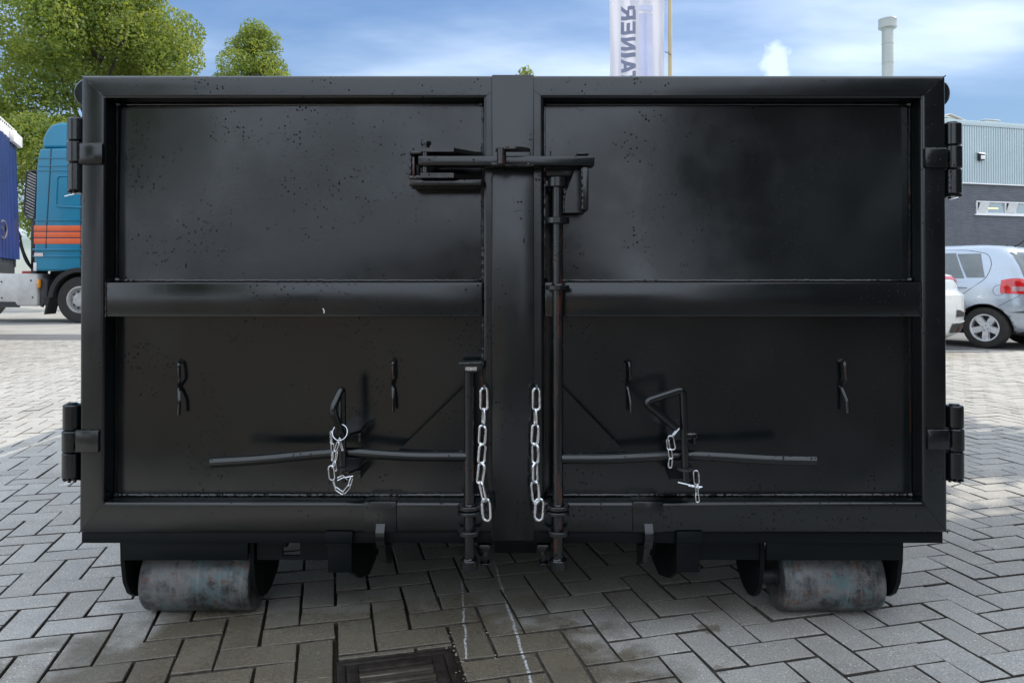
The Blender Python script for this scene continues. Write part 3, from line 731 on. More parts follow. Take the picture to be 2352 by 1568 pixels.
# pin brackets on the panels (two lugs each)
def pin_bracket(px, ya, yb, door, w0, w1):
    for y_ in (ya, yb):
        b = MB().prism([(FX(px - w0, 2.02), 2.005), (FX(px + w1 * .4, 2.02), 2.005), (FX(px + w1, 2.06), 2.05), (FX(px + w1, 2.1), DP + .004), (FX(px - w0, 2.1), DP + .004)], 'z', FZ(y_ + 5, 2.03), FZ(y_, 2.03))
        b.box(FX(px + w1 - 7, 2.06), FX(px + w1, 2.06), 2.055, DP + .004, FZ(y_ + 22, 2.06), FZ(y_ + 3, 2.06), .001)
        part(b, 'pin_bracket', M_PAINT, door)
pin_bracket(788, 990, 1076, DL, 12, 42); pin_bracket(1574, 1000, 1093, DR, 40, 24)

# sill, body, tubes
part(MB().box(FX(190, 2.105), FX(2163, 2.105), 2.105, 2.19, FZ(1245, 2.105), ZB - .002, .002), 'sill', M_UNDER)
YB = 7.6
for sg in (-1, 1):
    part(MB().box(sg * 1.165, sg * 1.172, DP + .03, YB, .262, 1.55), 'side_wall', M_PAINT)
    part(MB().cyl((sg * 1.258, 2.19, FZ(212, 2.19)), (sg * 1.258, YB, FZ(212, 2.19)), .046, 28, bev=.006), 'top_rail', M_PAINT)
    part(MB().box(sg * 1.13, sg * 1.205, DP + .03, DP + .11, .28, ZT - .03, .004), 'corner_post', M_PAINT)
    for i in range(8):
        y = 2.95 + i * .62; part(MB().box(sg * 1.173, sg * 1.215, y, y + .09, .30, 1.48, .004), 'side_rib', M_PAINT)
    part(MB().box(sg * 1.16, sg * 1.22, 2.191, YB, .262, .298, .003), 'bottom_rail', M_UNDER)
    part(MB().box(sg * .44, sg * .58, 2.42, YB, .10, .262, .004), 'long_beam', M_UNDER)
part(MB().box(-1.155, 1.155, 2.191, YB, .272, .285), 'floor', M_UNDER)
part(MB().box(-1.15, 1.15, YB - .02, YB - .01, .29, 1.55), 'end_wall', M_PAINT)

# rollers and their brackets
def roller_set(x0, x1, xa, xb, pl):
    yc = 2.264; r = .1
    prof = [(2.128, .268), (2.132, .19), (2.145, .125), (2.168, .085), (2.20, .062), (2.245, .05), (2.29, .055), (2.35, .085), (2.40, .15), (2.42, .268)]
    b = MB(); b.prism(prof, 'x', xa, xa + .012).prism(prof, 'x', xb - .012, xb)
    b.box(xa + .0125, xb - .0125, 2.115, 2.127, FZ(1284, 2.115), .268, .001)
    o_ = part(b, 'roller_bracket', M_UNDER)
    n = 48; q = MB(); prof2 = [(.001, x0), (r - .012, x0), (r - .004, x0 + .003), (r, x0 + .010), (r, x0 + (x1 - x0) * .33), (r, x0 + (x1 - x0) * .66), (r, x1 - .010), (r - .004, x1 - .003), (r - .012, x1), (.001, x1)]
    q.lathe(prof2, (0, yc, r + .0005), 'x', n)
    part(q, 'roller', M_ROLL, CON)
    part(MB().cyl((xa + .01, yc, r), (xb - .01, yc, r), .025, 16), 'axle', M_DARK, o_)
roller_set(-1.096, -.770, -1.126, -.742, None); roller_set(.797, 1.098, .714, 1.124, None)
part(MB().box(FX(592, 2.14), FX(650, 2.14), 2.14, 2.15, FZ(1283, 2.14), .262).box(FX(650.2, 2.14), FX(690, 2.14), 2.14, 2.15, FZ(1283, 2.14), FZ(1274, 2.14)).box(FX(690.2, 2.14), FX(756, 2.14), 2.14, 2.15, FZ(1283, 2.14), .262), 'cross_beam', M_UNDER)
part(MB().box(FX(630, 2.12), FX(662, 2.12), 2.115, 2.138, FZ(1254, 2.12), FZ(1228, 2.12), .004), 'stop_block', M_UNDER)
part(MB().box(FX(1605, 2.14), FX(1744, 2.14), 2.14, 2.15, FZ(1283, 2.14), .262), 'cross_beam', M_UNDER)
def hook_bracket(p0, p1, side, lever):
    b = MB().box(FX(p0, 2.12), FX(p1, 2.12), 2.12, 2.132, FZ(1312, 2.12), FZ(1238, 2.12), .002)
    b.box(FX(p0 - 2, 2.1), FX(p1 - 4, 2.1), 2.085, 2.118, FZ(1247, 2.1), FZ(1243, 2.1), .001)
    b.box(FX(p0 - 2, 2.1), FX(p1 + 4, 2.1), 2.085, 2.104, FZ(1242.5, 2.1), FZ(1215, 2.1), .002)
    xp = FX(p1, 2.12) if side > 0 else FX(p0, 2.12)
    prof = [(2.133, .265), (2.133, FZ(1312, 2.133)), (2.24, .10), (2.38, .055), (2.50, .062), (2.60, .12), (2.65, .265)]
    b.prism(prof, 'x', xp, xp - side * .010)
    part(b, 'hook_bracket', M_UNDER)
    xl0, xl1 = FX(lever[0], 2.09), FX(lever[1], 2.09); q = MB(); pts = []
    for i in range(9):
        t = i / 8; pts.append((2.083 + .004 * math.sin(t * 2) - .016 * math.sin(math.pi * min(1, t * 1.1)), fz(lever[2]) + (fz(lever[3]) - fz(lever[2])) * t))
    poly = pts + [(y + .012, z) for y, z in pts[::-1]]
    q.prism(poly, 'x', xl0, xl1)
    q.prism([(2.093, fz(lever[3] - 10)), (2.13, FZ(1290, 2.13)), (2.22, .15), (2.26, .262), (2.192, .262), (2.192, FZ(1250, 2.192))], 'x', xl0 + .003, xl1 - .003)
    part(q, 'hook_lever', M_PAINT)
hook_bracket(754, 809, 1, (866, 886, 1199, 1256)); hook_bracket(1553, 1606, -1, (1478, 1497, 1199, 1258))
def stop_post(p0, p1, q0, q1):
    b = MB().box(FX(p0, 2.13), FX(p1, 2.13), 2.10, 2.17, FZ(1256, 2.13), FZ(1241, 2.13), .003).box(FX(q0, 2.13), FX(q1, 2.13), 2.12, 2.145, FZ(1286, 2.13), FZ(1256, 2.13) - .001, .002)
    b.box(FX(q0 - 3, 2.13), FX(q1 + 4, 2.13), 2.11, 2.15, FZ(1290, 2.13), FZ(1286.5, 2.13), .001)
    part(b, 'stop_post', M_PAINT)
stop_post(1097, 1128, 1107, 1121); stop_post(1233, 1264, 1242, 1254)
part(MB().box(FX(1135, 2.3), FX(1232, 2.3), 2.3, 2.34, FZ(1268, 2.3), .262, .003), 'cross_member', M_UNDER)
part(MB().box(-1.1, 1.1, 2.52, 2.56, .14, .262, .003), 'cross_member', M_UNDER)
b = MB()
for _ in range(6):   # a white scratch and small blemishes on the left middle rail
    pass
part(MB().tube([F3(742, 708, 2.0925), F3(745, 714, 2.0925), F3(744, 719, 2.0925)], .0016, 6), 'paint_chip', M_WHITE, DL)

# ------------------------------------------------------------------ chains and locking pins
def link(b, p0, p1, w, r, roll):
    p0, p1 = Vector(p0), Vector(p1); ax = (p1 - p0).normalized(); L = (p1 - p0).length
    s_ = ax.cross(Vector((0, 1, 0))).normalized(); n_ = ax.cross(s_)
    side = s_ * math.cos(roll) + n_ * math.sin(roll); h = w / 2 - r; c = (p0 + p1) / 2; hl = L / 2 - r - h; pts = []
    for i in range(9): a = math.pi * i / 8; pts.append(c + ax * (hl + math.sin(a) * h) + side * (math.cos(a) * h))
    for i in range(9): a = math.pi * i / 8; pts.append(c - ax * (hl + math.sin(a) * h) - side * (math.cos(a) * h))
    b.tube(pts, r, 8, closed=True)
def chain(label, group, spec, quick=None, loc=None):
    t = thing('chain', label, 'chain', loc, 0, group)
    for (p0, p1, w, r, roll) in spec:
        b = MB(); link(b, p0, p1, w, r, roll); b.build('link', M_GALV, t)
    if quick:
        p0, p1, w, r, roll = quick; b = MB(); link(b, p0, p1, w, r, roll); qo = b.build('quick_link', M_GALV, t)
        a, c = Vector(p0), Vector(p1); ax = (c - a).normalized(); s_ = ax.cross(Vector((0, 1, 0))).normalized()
        m = (a + c) / 2 - s_ * (w / 2 - r); MB().cyl(m - ax * .016, m + ax * .010, r * 1.6, 6).build('nut', M_GALV, qo)
    return t
dc = 2.052
def C(px, py, d=dc): return F3(px, py, d)
def big(cs, q, xoff):
    out = []
    for i, (x, y, hl, lean, roll, w) in enumerate(cs):
        out.append((C(x - lean, y - hl), C(x + lean, y + hl), w, .0041, roll))
    return out
LC = [(1112, 915.5, 28, 0, 0, .027), (1110.5, 956, 22, -1, 1.25, .027), (1108, 998, 25, -1, .35, .026), (1107, 1041, 25, -2, -.3, .026), (1104.5, 1086, 26, -3, .35, .025), (1109, 1128, 26, 6, .95, .025)]
chain('bright chain on the left of the meeting strip beside the short locking rod', 'door chains with a quick link', big(LC, None, 0),
      (C(1115, 1141), C(1119, 1197), .030, .0040, .15), F3(1112, 888, dc))
RC = [(1232, 916, 28, 0, 0, .027), (1230, 957, 22, 0, 1.35, .027), (1229, 997, 26, -1, .3, .026), (1229.5, 1041, 25, 0, .5, .026), (1229, 1085, 25, 0, -.75, .026), (1229.5, 1129, 27, 2, .15, .027)]
chain('bright chain on the right of the meeting strip beside the tall locking rod', 'door chains with a quick link', big(RC, None, 0),
      (C(1240, 1141), C(1236, 1196), .030, .0040, .15), F3(1232, 888, dc))
for X_, q in ((1112, DL), (1232, DR)):
    part(MB().tube([F3(X_ - 1, 884, D - .012), F3(X_, 886, 2.045), F3(X_ + 1, 892, 2.040), F3(X_, 897, 2.055)], .004, 7), 'chain_lug', M_PAINT, q)

def lpin(name_label, rodx, rody, tri, yd, ring=None):
    t = thing('locking_pin', name_label, 'pin', F3(rodx[1], rody[1], yd), 0, 'pins with a triangle handle through the rod brackets')
    r = 8.8 * yd / FOC
    pts = [F3(rodx[1], rody[1], yd), F3(rodx[0], rody[0], yd)] + tri
    MB().tube(round_path(pts, .018, 5), r, 12).build('pin', M_PAINT, t)
    c = F3(rodx[1], rody[1] - 32, yd)
    MB().cyl((c[0], c[1], c[2] - .002), (c[0], c[1], c[2] + .002), r * 2.1, 16).build('washer', M_DARK, t)
    return t
p1 = lpin('black locking pin on the left door, its triangle handle seen almost edge-on', (786, 788), (888, 1105), [F3(764, 938, 1.965), F3(786, 1000, 2.005)], 2.012)
p2 = lpin('black locking pin on the right door, its triangle handle turned flat to view', (1568, 1574), (893, 1108), [F3(1480, 922, 1.990), F3(1556, 985, 2.000)], 2.012)
MB().tube([F3(776, 1096, 2.0), F3(788, 1090, 2.0), F3(798, 1100, 2.0)], .0018, 6).tube([F3(776, 1102, 2.0), F3(788, 1096, 2.0), F3(812, 1092, 2.0)], .0018, 6).build('split_pin', M_GALV, p1)
MB().tube([F3(1556, 1106, 2.0), F3(1582, 1112, 2.0), F3(1612, 1117, 2.0), F3(1606, 1119, 1.998), F3(1580, 1114, 1.998)], .0020, 6).build('split_pin', M_GALV, p2)
def Z5(x, y, d=1.995): return F3((740 + x / 5.227) * .98, (880 + y / 5.227) * .98, d)
def Z6(x, y, d=1.995): return F3((1480 + x / 4.9) * .98, (880 + y / 4.9) * .98, d)
w5 = 1 / 5.227 * .98 * 2.0 / FOC; w6 = 1 / 4.9 * .98 * 2.0 / FOC
def small(Zf, ws, L):
    return [(Zf(x0, y0, d), Zf(x1, y1, d), w * ws, .0018, roll) for (x0, y0, x1, y1, w, roll, d) in L]
lt = chain('thin chain with a wire ring looped under the left locking pin', 'thin chains on the locking pins',
      small(Z5, w5, [(190, 665, 195, 840, 55, .9, 1.99), (207, 820, 215, 945, 52, .2, 1.985), (205, 925, 208, 1050, 52, .9, 1.99), (290, 750, 340, 925, 52, .8, 1.985), (282, 800, 240, 930, 52, .5, 1.975),
       (265, 915, 245, 1050, 52, .9, 1.98), (245, 1035, 205, 1130, 50, .8, 1.975), (230, 1050, 252, 1170, 52, .4, 1.985), (190, 1090, 208, 1280, 85, .1, 1.975), (212, 1255, 250, 1370, 52, 1.0, 1.98),
       (238, 1365, 350, 1445, 55, .3, 1.975), (340, 1440, 425, 1335, 52, .3, 1.975), (412, 1350, 450, 1235, 50, .8, 1.98)]), None, Z5(300, 600))
rc = Z5(300, 690, 1.985); rr_ = 90 * w5
MB().tube([(rc[0] + math.cos(a) * rr_, rc[1] + .008 * math.sin(a), rc[2] + math.sin(a) * rr_) for a in np.linspace(0, 2 * math.pi, 28, endpoint=False)], .0013, 6, closed=True).build('ring', M_GALV, lt)
chain('thin chain with three links hanging above the right handle by the pin', 'thin chains on the locking pins',
      small(Z6, w6, [(545, 595, 465, 690, 40, 1.2, 1.99), (440, 680, 475, 855, 78, .2, 1.98), (412, 720, 425, 850, 50, .9, 1.985), (435, 835, 455, 955, 52, .4, 1.98), (450, 940, 436, 1060, 52, .2, 1.978)]), None, Z6(540, 600))
chain('short thin chain hanging below the right pin bracket over the rail', 'thin chains on the locking pins',
      small(Z6, w6, [(735, 1078, 745, 1252, 72, .2, 1.985), (747, 1235, 746, 1365, 50, 1.0, 1.98), (748, 1350, 756, 1455, 50, .4, 1.98)]), None, Z6(735, 1080))
part(MB().tube([F3(1578, 995, 2.002), F3(1597, 996, 2.012), F3(1599, 1004, 2.05)], .0020, 6), 'bracket_edge', M_GALV, DR)

# ------------------------------------------------------------------ trees
def leaf_mesh(name, blobs, count, size, seed, stretch=1.0, mat=None):
    g = np.random.default_rng(seed); w = np.array([b[3] * b[3] * b[4] for b in blobs]) ; w = w / w.sum()
    idx = g.choice(len(blobs), count, p=w); B = np.array(blobs)[idx]
    d = g.normal(size=(count, 3)); d /= np.linalg.norm(d, axis=1)[:, None]
    rad = 1 - np.abs(g.normal(0, .20, count)); rad = np.clip(rad, .1, 1.08)
    P = B[:, :3] + d * rad[:, None] * np.stack([B[:, 3], B[:, 3], B[:, 4]], 1)
    a = g.normal(size=(count, 3)) + d * .9; a /= np.linalg.norm(a, axis=1)[:, None]
    t = np.cross(a, g.normal(size=(count, 3))); t /= np.linalg.norm(t, axis=1)[:, None]; u = np.cross(a, t)
    s_ = size * g.uniform(.6, 1.35, count)[:, None]
    V = np.stack([P - t * s_, P + u * s_ * .62, P + t * s_, P - u * s_ * .62], 1).reshape(-1, 3)
    me = bpy.data.meshes.new(name); me.vertices.add(len(V)); me.vertices.foreach_set('co', V.astype(np.float32).ravel())
    me.loops.add(count * 4); me.loops.foreach_set('vertex_index', np.arange(count * 4, dtype=np.int32))
    me.polygons.add(count); me.polygons.foreach_set('loop_start', np.arange(0, count * 4, 4, dtype=np.int32)); me.polygons.foreach_set('loop_total', np.full(count, 4, dtype=np.int32))
    me.materials.append(mat or M_LEAF); me.update(); return me
def crown_blobs(seed, H, base, prof, n, br):
    q = random.Random(seed); out = []
    for i in range(n):
        t = q.random() ** .85; z = base + (H - base) * t; rad = prof(t); a = q.uniform(0, 2 * math.pi); rr2 = rad * math.sqrt(q.uniform(.15, 1)) * .85
        s_ = br * q.uniform(.65, 1.25) * (.5 + .5 * min(1, rad / prof(.35)))
        out.append((math.cos(a) * rr2, math.sin(a) * rr2, z, s_, s_ * q.uniform(.6, .85)))
    return out
def tree(label, loc, mesh, blobs, H, rt, group='trees round the yard', scale=1, rz=0, stage=None):
    t = thing('tree', label, 'tree', loc, rz, group); t.scale = (scale,) * 3
    c = bpy.data.objects.new('crown', mesh); COL.objects.link(c); c.parent = t
    b = MB(); b.tube([(0, 0, -.05), (.03, 0, H * .18), (-.05, .04, H * .45), (.02, 0, H * .88)], [rt * 1.3, rt, rt * .7, rt * .12], 12)
    q = random.Random(len(blobs))
    for k_ in range(0, len(blobs), 2):
        x, y, z, r_, _ = blobs[k_]; z0 = max(H * .2, z - math.hypot(x, y) * 1.1 - .3)
        b.tube([(0, 0, z0), (x * .5, y * .5, (z0 + z) / 2 + .1), (x, y, z)], [rt * .35, rt * .2, rt * .06], 6)
    b.build('trunk', M_BARK, t, local=True)
    return t
pA = lambda t: 4.0 * math.sin(math.pi * (.12 + .84 * t)) ** .75
blA = crown_blobs(5, 11.2, 2.6, pA, 62, 1.25); mA = leaf_mesh('crown', blA, 115000, .055, 5)
pB = lambda t: 3.7 * (1 - t) ** .62 * (.45 + .55 * min(1, t * 5)) + .12
blB = crown_blobs(9, 12.55, 3.0, pB, 150, .95); mB = leaf_mesh('crown', blB, 90000, .058, 9)
tree('broad yellow-green tree filling the sky behind the truck, cut by the left edge', (-13.6, 24, 0), mA, blA, 11, .28)
tree('smaller tree with a pointed crown rising alone beside the broad tree', (-11.9, 34, 0), mB, blB, 12.4, .24)
pT = lambda t: 2.0 * (1 - t) ** .8 + .1
blT = crown_blobs(14, 13.0, 4.0, pT, 40, .5); blT.append((.1, 0, 12.95, .28, .35)); blT.append((.35, .1, 12.75, .22, .25)); blT.append((-.5, 0, 12.55, .25, .2)); mT = leaf_mesh('crown', blT, 9000, .075, 14)
tree('tree of which only a small leafy tip shows above the meeting strip', (.75, 42, -.1), mT, blT, 12.5, .16)
tree('dark leafy tree behind the photographer on the left', (-10.2, -11, 0), mA, blA, 11, .28, scale=.8, rz=1.2)

blD = [(rb.gauss(0, .55), rb.gauss(0, .55), 3.9 + rb.gauss(0, .6), rb.uniform(.35, .6), rb.uniform(.3, .5)) for _ in range(16)]
tree('slender young tree standing at the far corner of the dark brick building', (7.15, 5.75, 0), leaf_mesh('crown', blD, 3800, .07, 33), blD, 4.2, .07)

# hedge behind the cars
hb_ = [(x, rb.uniform(-.2, .2), .9 + rb.uniform(-.1, .12), .55, .82) for x in np.arange(-6, 8, .45)]
hm = leaf_mesh('hedge', hb_, 16000, .05, 21, mat=M_LEAF2)
ho = bpy.data.objects.new('hedge', hm); COL.objects.link(ho); ho.location = (13.5, 17.2, 0)
tag(ho, 'low dark hedge along the grey brick wall behind the silver car', 'hedge')

# ------------------------------------------------------------------ the grey workshop on the right
BD = Vector((2.75, .75)).normalized(); BN = Vector((BD.y, -BD.x)); BA = math.atan2(BD.y, BD.x)
BLD = thing('workshop_building', 'grey brick workshop with pale blue corrugated cladding and a window strip', 'building', (15.08, 25.0, 0), BA)
# local x runs along the wall, local -y faces the yard
part_l = lambda b, n, m, p=BLD, **k: b.build(n, m, p, local=True, **k)
wl = MB().box(-9, .76, 0, 9, 0, 4.25).box(.76, 4.6, .08, 9, 3.22, 3.68).box(.76, 22, 0, 9, 0, 3.22).box(.76, 22, 0, 9, 3.70, 4.25).box(4.6, 22, 0, 9, 3.22, 3.70)
part_l(wl, 'wall', M_GBRICK, smooth=False)
cl_ = MB(); x = -9.0; pts = []
while x < 22:
    pts += [(x, -.05), (x + .062, -.05), (x + .074, -.018), (x + .090, -.018)]; x += .102
n = len(pts); cl_.add([(p[0], p[1], 4.30) for p in pts] + [(p[0], p[1], 6.22) for p in pts], [(i, i + 1, n + i + 1, n + i) for i in range(n - 1)])
part_l(cl_, 'cladding', M_CLAD, smooth=False)
part_l(MB().box(-9, 22, .0, 9, 4.26, 6.25), 'upper_storey', M_CLAD, smooth=False)
part_l(MB().box(-9.05, 22.05, -.07, .0, 6.225, 6.40, .01), 'coping', M_CLAD)
part_l(MB().box(-9.05, 22.05, -.075, -.001, 4.245, 4.29, .005), 'drip_rail', M_WHITE)
wf = MB(); wx0, wx1, wz0, wz1 = .78, 4.58, 3.235, 3.685
wf.box(wx0, wx1, -.03, .05, wz0, wz0 + .05, .006).box(wx0, wx1, -.03, .05, wz1 - .045, wz1, .006)
for xx in (wx0, 1.22, 2.02, 2.45, 3.25, 3.68, wx1 - .05): wf.box(xx, xx + .05, -.025, .045, wz0 + .052, wz1 - .047, .004)
WIN = part_l(wf, 'window', M_WHITE)
part_l(MB().box(.7, 4.66, -.06, .0, wz0 - .045, wz0 - .002, .004), 'sill', M_WHITE, WIN)
MG2 = simple('window_glass', (.22, .30, .32), .04, 0, .1, 2, coat=1, spec=.8)
for (a, b_) in ((1.272, 2.018), (2.502, 3.248), (3.732, 4.528)):
    part_l(MB().box(a, b_, .012, .020, wz0 + .053, wz1 - .048), 'pane', MG2, WIN)
for a in (.832, 2.072, 3.302):
    sh = MB(); a1_ = a + .385
    pr = [(.02, wz0 + .055), (.045, wz0 + .055), (-.10, wz1 - .05), (-.125, wz1 - .05)]
    sh.prism([(-.02, wz0 + .06), (.0, wz0 + .06), (-.12, wz1 - .06), (-.14, wz1 - .06)], 'x', a, a1_)
    part_l(sh, 'open_sash', M_WHITE, WIN)
mtube = bpy.data.materials.new('fluorescent_tube'); mtube.use_nodes = True; kk = NT(mtube.node_tree); oo = kk.n('ShaderNodeOutputMaterial'); ee = kk.n('ShaderNodeEmission', i_0=(1, .8, .42), i_1=.9); kk.t.links.new(ee.outputs[0], oo.inputs[0])
part_l(MB().box(1.29, 1.75, .006, .010, 3.43, 3.465), 'ceiling_light', mtube, WIN)
# things on and before the wall
def at_b(lx, ly, z): p = Vector((15.08, 25.0)) + BD * lx - BN * ly; return (p.x, p.y, z)
L_ = thing('wall_lamp', 'small white flood lamp fixed to the corrugated cladding', 'lamp', at_b(.88, -.05, 5.15), BA)
MB().prism([(-.13, -.10), (-.13, .12), (-.04, .17), (.0, .12), (.0, -.10)], 'x', -.09, .09).build('housing', M_DARK, L_, local=True)
MB().box(-.085, .085, -.15, -.132, -.07, .06, .006).build('diffuser', M_WHITE, L_, local=True)
MB().prism([(-.17, .115), (-.04, .185), (-.02, .165), (-.16, .095)], 'x', -.12, .12).build('hood', M_WHITE, L_, local=True)
def ac(label, lx, ly, w_, h_, z):
    t = thing('roof_unit', label, 'roof unit', at_b(lx, ly, z), BA, 'ventilation units on the workshop roof')
    MB().box(0, w_, 0, .8, .02, h_, .015).build('casing', M_ACGREY, t, local=True)
    MB().box(-.03, w_ + .03, -.03, .83, h_ + .001, h_ + .04, .008).build('lid', M_ACGREY, t, local=True)
    i = 0; x = w_ * .45
    while x < w_ - .05:
        MB().box(x, x + .045, -.018, -.001, .06, h_ - .05).build('slat', M_DARK, t, local=True); x += .09
ac('grey slatted roof unit left of the little gabled cabin', -.55, .4, .62, .30, 6.26)
ac('grey slatted roof unit at the right end of the cladding', 1.75, .5, .62, .34, 6.26)
G_ = thing('roof_cabin', 'cream gabled cabin with an overhanging roof on the workshop roof', 'cabin', at_b(.15, 1.0, 6.26), BA)
MB().prism([(0, 0), (1.15, 0), (1.15, .33), (.55, .56), (0, .42)], 'y', 0, 1.0).build('wall', M_CREAM, G_, local=True)
MB().prism([(-.1, .41), (.5, .60), (1.30, .36), (1.30, .33), (.5, .565), (-.1, .375)], 'y', -.12, 1.1).build('roof', M_CREAM, G_, local=True)
MB().box(.55, .92, -.012, -.001, .06, .30).build('door', M_DARK, G_, local=True)
MB().tube([(.92, -.05, .2), (1.4, -.1, .02)], .02, 6).build('brace', M_DARK, G_, local=True)
K_ = thing('chimney_pipe', 'tall pale metal flue pipe with a wider cap above the container', 'chimney', (13.75, 27.0, 6.2), 0)
MB().cyl((0, 0, -.2), (0, 0, 4.05), .195, 28).build('pipe', M_PIPE, K_, local=True)
MB().lathe([(.19, 3.93), (.215, 3.98), (.31, 3.99), (.315, 4.06), (.305, 4.06), (.305, 4.28), (.315, 4.30), (.30, 4.33), (.02, 4.36)], (0, 0, 0), 'z', 28).build('cap', M_PIPE, K_, local=True)
for z in (1.95, 2.7, 3.4): MB().lathe([(.196, z), (.205, z + .005), (.205, z + .03), (.196, z + .035)], (0, 0, 0), 'z', 28).build('joint_band', M_PIPE, K_, local=True)

# ------------------------------------------------------------------ buildings out of frame (they shade the yard and show in the wet paint)
H1 = thing('neighbour_building', 'long dark brick building along the right of the yard', 'building', (4.9, 4.05, 0), 0)
b = MB().box(4.9, 13, -4, 4.05, 0, 4.6); b.build('wall', M_DBRICK, H1, smooth=False)
MB().box(4.8, 13.5, -17, -4.003, 0, 6.4).build('wall', M_DBRICK, H1, smooth=False)
MB().box(4.75, 13.1, -3.99, 4.15, 4.601, 4.7).build('roof', M_TILE, H1)
for i in range(3):
    y = -6.6 - i * 3.1; w_ = MB().box(4.76, 4.84, y, y + 1.6, 1.1, 2.5, .01).build('window', M_WHITE, H1); MB().box(4.75, 4.759, y + .1, y + 1.5, 1.2, 2.4).build('pane', M_GLASS, w_)
H2 = thing('brick_house', 'low brown brick building behind the photographer', 'building', (-7, -30, 0), 0)
MB().box(-16, 5.0, -38, -30, 0, 2.9).build('wall', M_BBRICK, H2, smooth=False)
MB().prism([(-38.4, 2.85), (-29.6, 2.85), (-29.6, 2.95), (-34, 4.9), (-38.4, 2.95)], 'x', -16.4, 5.4).build('roof', M_TILE, H2, smooth=False)
for i in range(4):
    x = -14 + i * 4.3; w_ = MB().box(x, x + 1.5, -29.99, -29.94, .9, 2.2, .01).build('window', M_WHITE, H2); MB().box(x + .1, x + 1.4, -29.935, -29.93, 1.0, 2.1).build('pane', M_GLASS, w_)

# ------------------------------------------------------------------ flag
fd = 13.4; fs_ = fd / FOC
FL = thing('banner_flag', 'tall white banner flag lettered CONTAINER, seen from behind on a tan pole', 'flag', (FX(1540, fd), fd, 0))
MB().tube([(FX(1540, fd), fd, 0), (FX(1540, fd), fd, 4), (FX(1540, fd), fd, 7.6)], [.045, .040, .032], 16).build('pole', M_POLE, FL)
fx0, fx1 = FX(1401, fd), FX(1527, fd)
def wav(x, z): return .018 * math.sin(x * 26 + .8 * z) + .02 * math.sin(x * 9 + 1.7 * z) + .012 * math.sin(z * 5)
def fl_fn(u, v): x = fx0 + (fx1 - fx0) * u; z = 2.6 + 4.2 * v; return (x + .006 * math.sin(z * 4) * (1 - u), fd + wav(x, z), z)
cloth = MB().grid(fl_fn, 48, 90).build('cloth', M_FLAG, FL, auto=80)
def on_flag(polys, name, mat, dy=-.006):
    b = MB()
    for (x0, x1, z0, z1) in polys:        # strips, subdivided so that they follow the folds
        nx = max(1, int(abs(x1[0] - x0[0]) / .03)); nz = 6
        def fn(u, v):
            xl = x0[0] + (x0[1] - x0[0]) * v; xr = x1[0] + (x1[1] - x1[0]) * v; zz = (z0[0] + (z0[1] - z0[0]) * u) * (1 - v) + (z1[0] + (z1[1] - z1[0]) * u) * v
            x = xl + (xr - xl) * u; return (x, fd + wav(x, zz) + dy, zz)
        b.grid(fn, max(2, nx), nz)
    return b.build(name, mat, cloth, auto=80)
# lettering: reads bottom to top from the front, mirrored from here; a letter's height runs along +x and its advance along +z
lx0 = FX(1401 + (1371 - 1252) / 4.48 * .98, fd); cap_h = 152 / 4.48 * .98 * fs_
def letter(ch, ztop, zbot):
    """strokes in letter space: a = along the word (0 left .. 1 right), h = height (0..1); mapped to z and x"""
    t = .27; S = []
    def bar(a0, a1, h0, h1): S.append(((a0, a1, a1, a0), (h0, h0, h1, h1)))
    def par(a0, a1, b0, b1): S.append(((a0, a1, b1, b0), (0, 0, 1, 1)))
    w_ = t
    if ch == 'E': bar(0, w_, 0, 1); bar(w_, 1, 0, .22); bar(w_, .92, .39, .61); bar(w_, 1, .78, 1)
    if ch == 'N': bar(0, .28, 0, 1); bar(.72, 1, 0, 1); S.append(((.28, .28, .72, .72), (.62, 1, .38, 0)))
    if ch == 'I': bar(0, 1, 0, 1)
    if ch == 'T': bar(.36, .64, 0, .78); bar(0, 1, .78, 1)
    if ch == 'A':
        S.append(((0, .27, .62, .36), (0, 0, 1, 1))); S.append(((.73, 1, .64, .38), (0, 0, 1, 1))); bar(.26, .74, .20, .40)
    if ch == 'R':
        bar(0, w_, 0, 1); bar(w_, .7, .80, 1); bar(w_, .7, .36, .56); bar(.70, .97, .44, .94); S.append(((.40, .72, 1.0, .68), (.36, .36, 0, 0)))
    if ch in 'CO':
        for i in range(16):
            a0, a1_ = 2 * math.pi * i / 16, 2 * math.pi * (i + 1) / 16
            if ch == 'C' and math.cos((a0 + a1_) / 2) > .75: continue
            c0, s0, c1, s1 = math.cos(a0), math.sin(a0), math.cos(a1_), math.sin(a1_)
            S.append(((.5 + .5 * c0, .5 + .5 * c1, .5 + .24 * c1, .5 + .24 * c0), (.5 + .5 * s0, .5 + .5 * s1, .5 + .28 * s1, .5 + .28 * s0)))
    b = MB()
    for A_, Hh in S:
        q = [(lx0 + cap_h * h, zbot + (ztop - zbot) * a) for a, h in zip(A_, Hh)]
        def fn(u, v):
            x = (q[0][0] * (1 - u) + q[1][0] * u) * (1 - v) + (q[3][0] * (1 - u) + q[2][0] * u) * v
            z = (q[0][1] * (1 - u) + q[1][1] * u) * (1 - v) + (q[3][1] * (1 - u) + q[2][1] * u) * v
            return (x, fd + wav(x, z) - .006, z)
        b.grid(fn, 5, 5)
    b.build('letter', M_FINK, cloth, auto=80)
def fzz(zy): return FZ(zy / 4.48 * .98, fd)
rows = [('R', 62, 208), ('E', 228, 355), ('N', 388, 523), ('I', 550, 597), ('A', 618, 768), ('T', 745, 872), ('N', 892, 1027), ('O', 1050, 1200), ('C', 1222, 1362)]
for ch, a, c in rows: letter(ch, fzz(a), fzz(c))
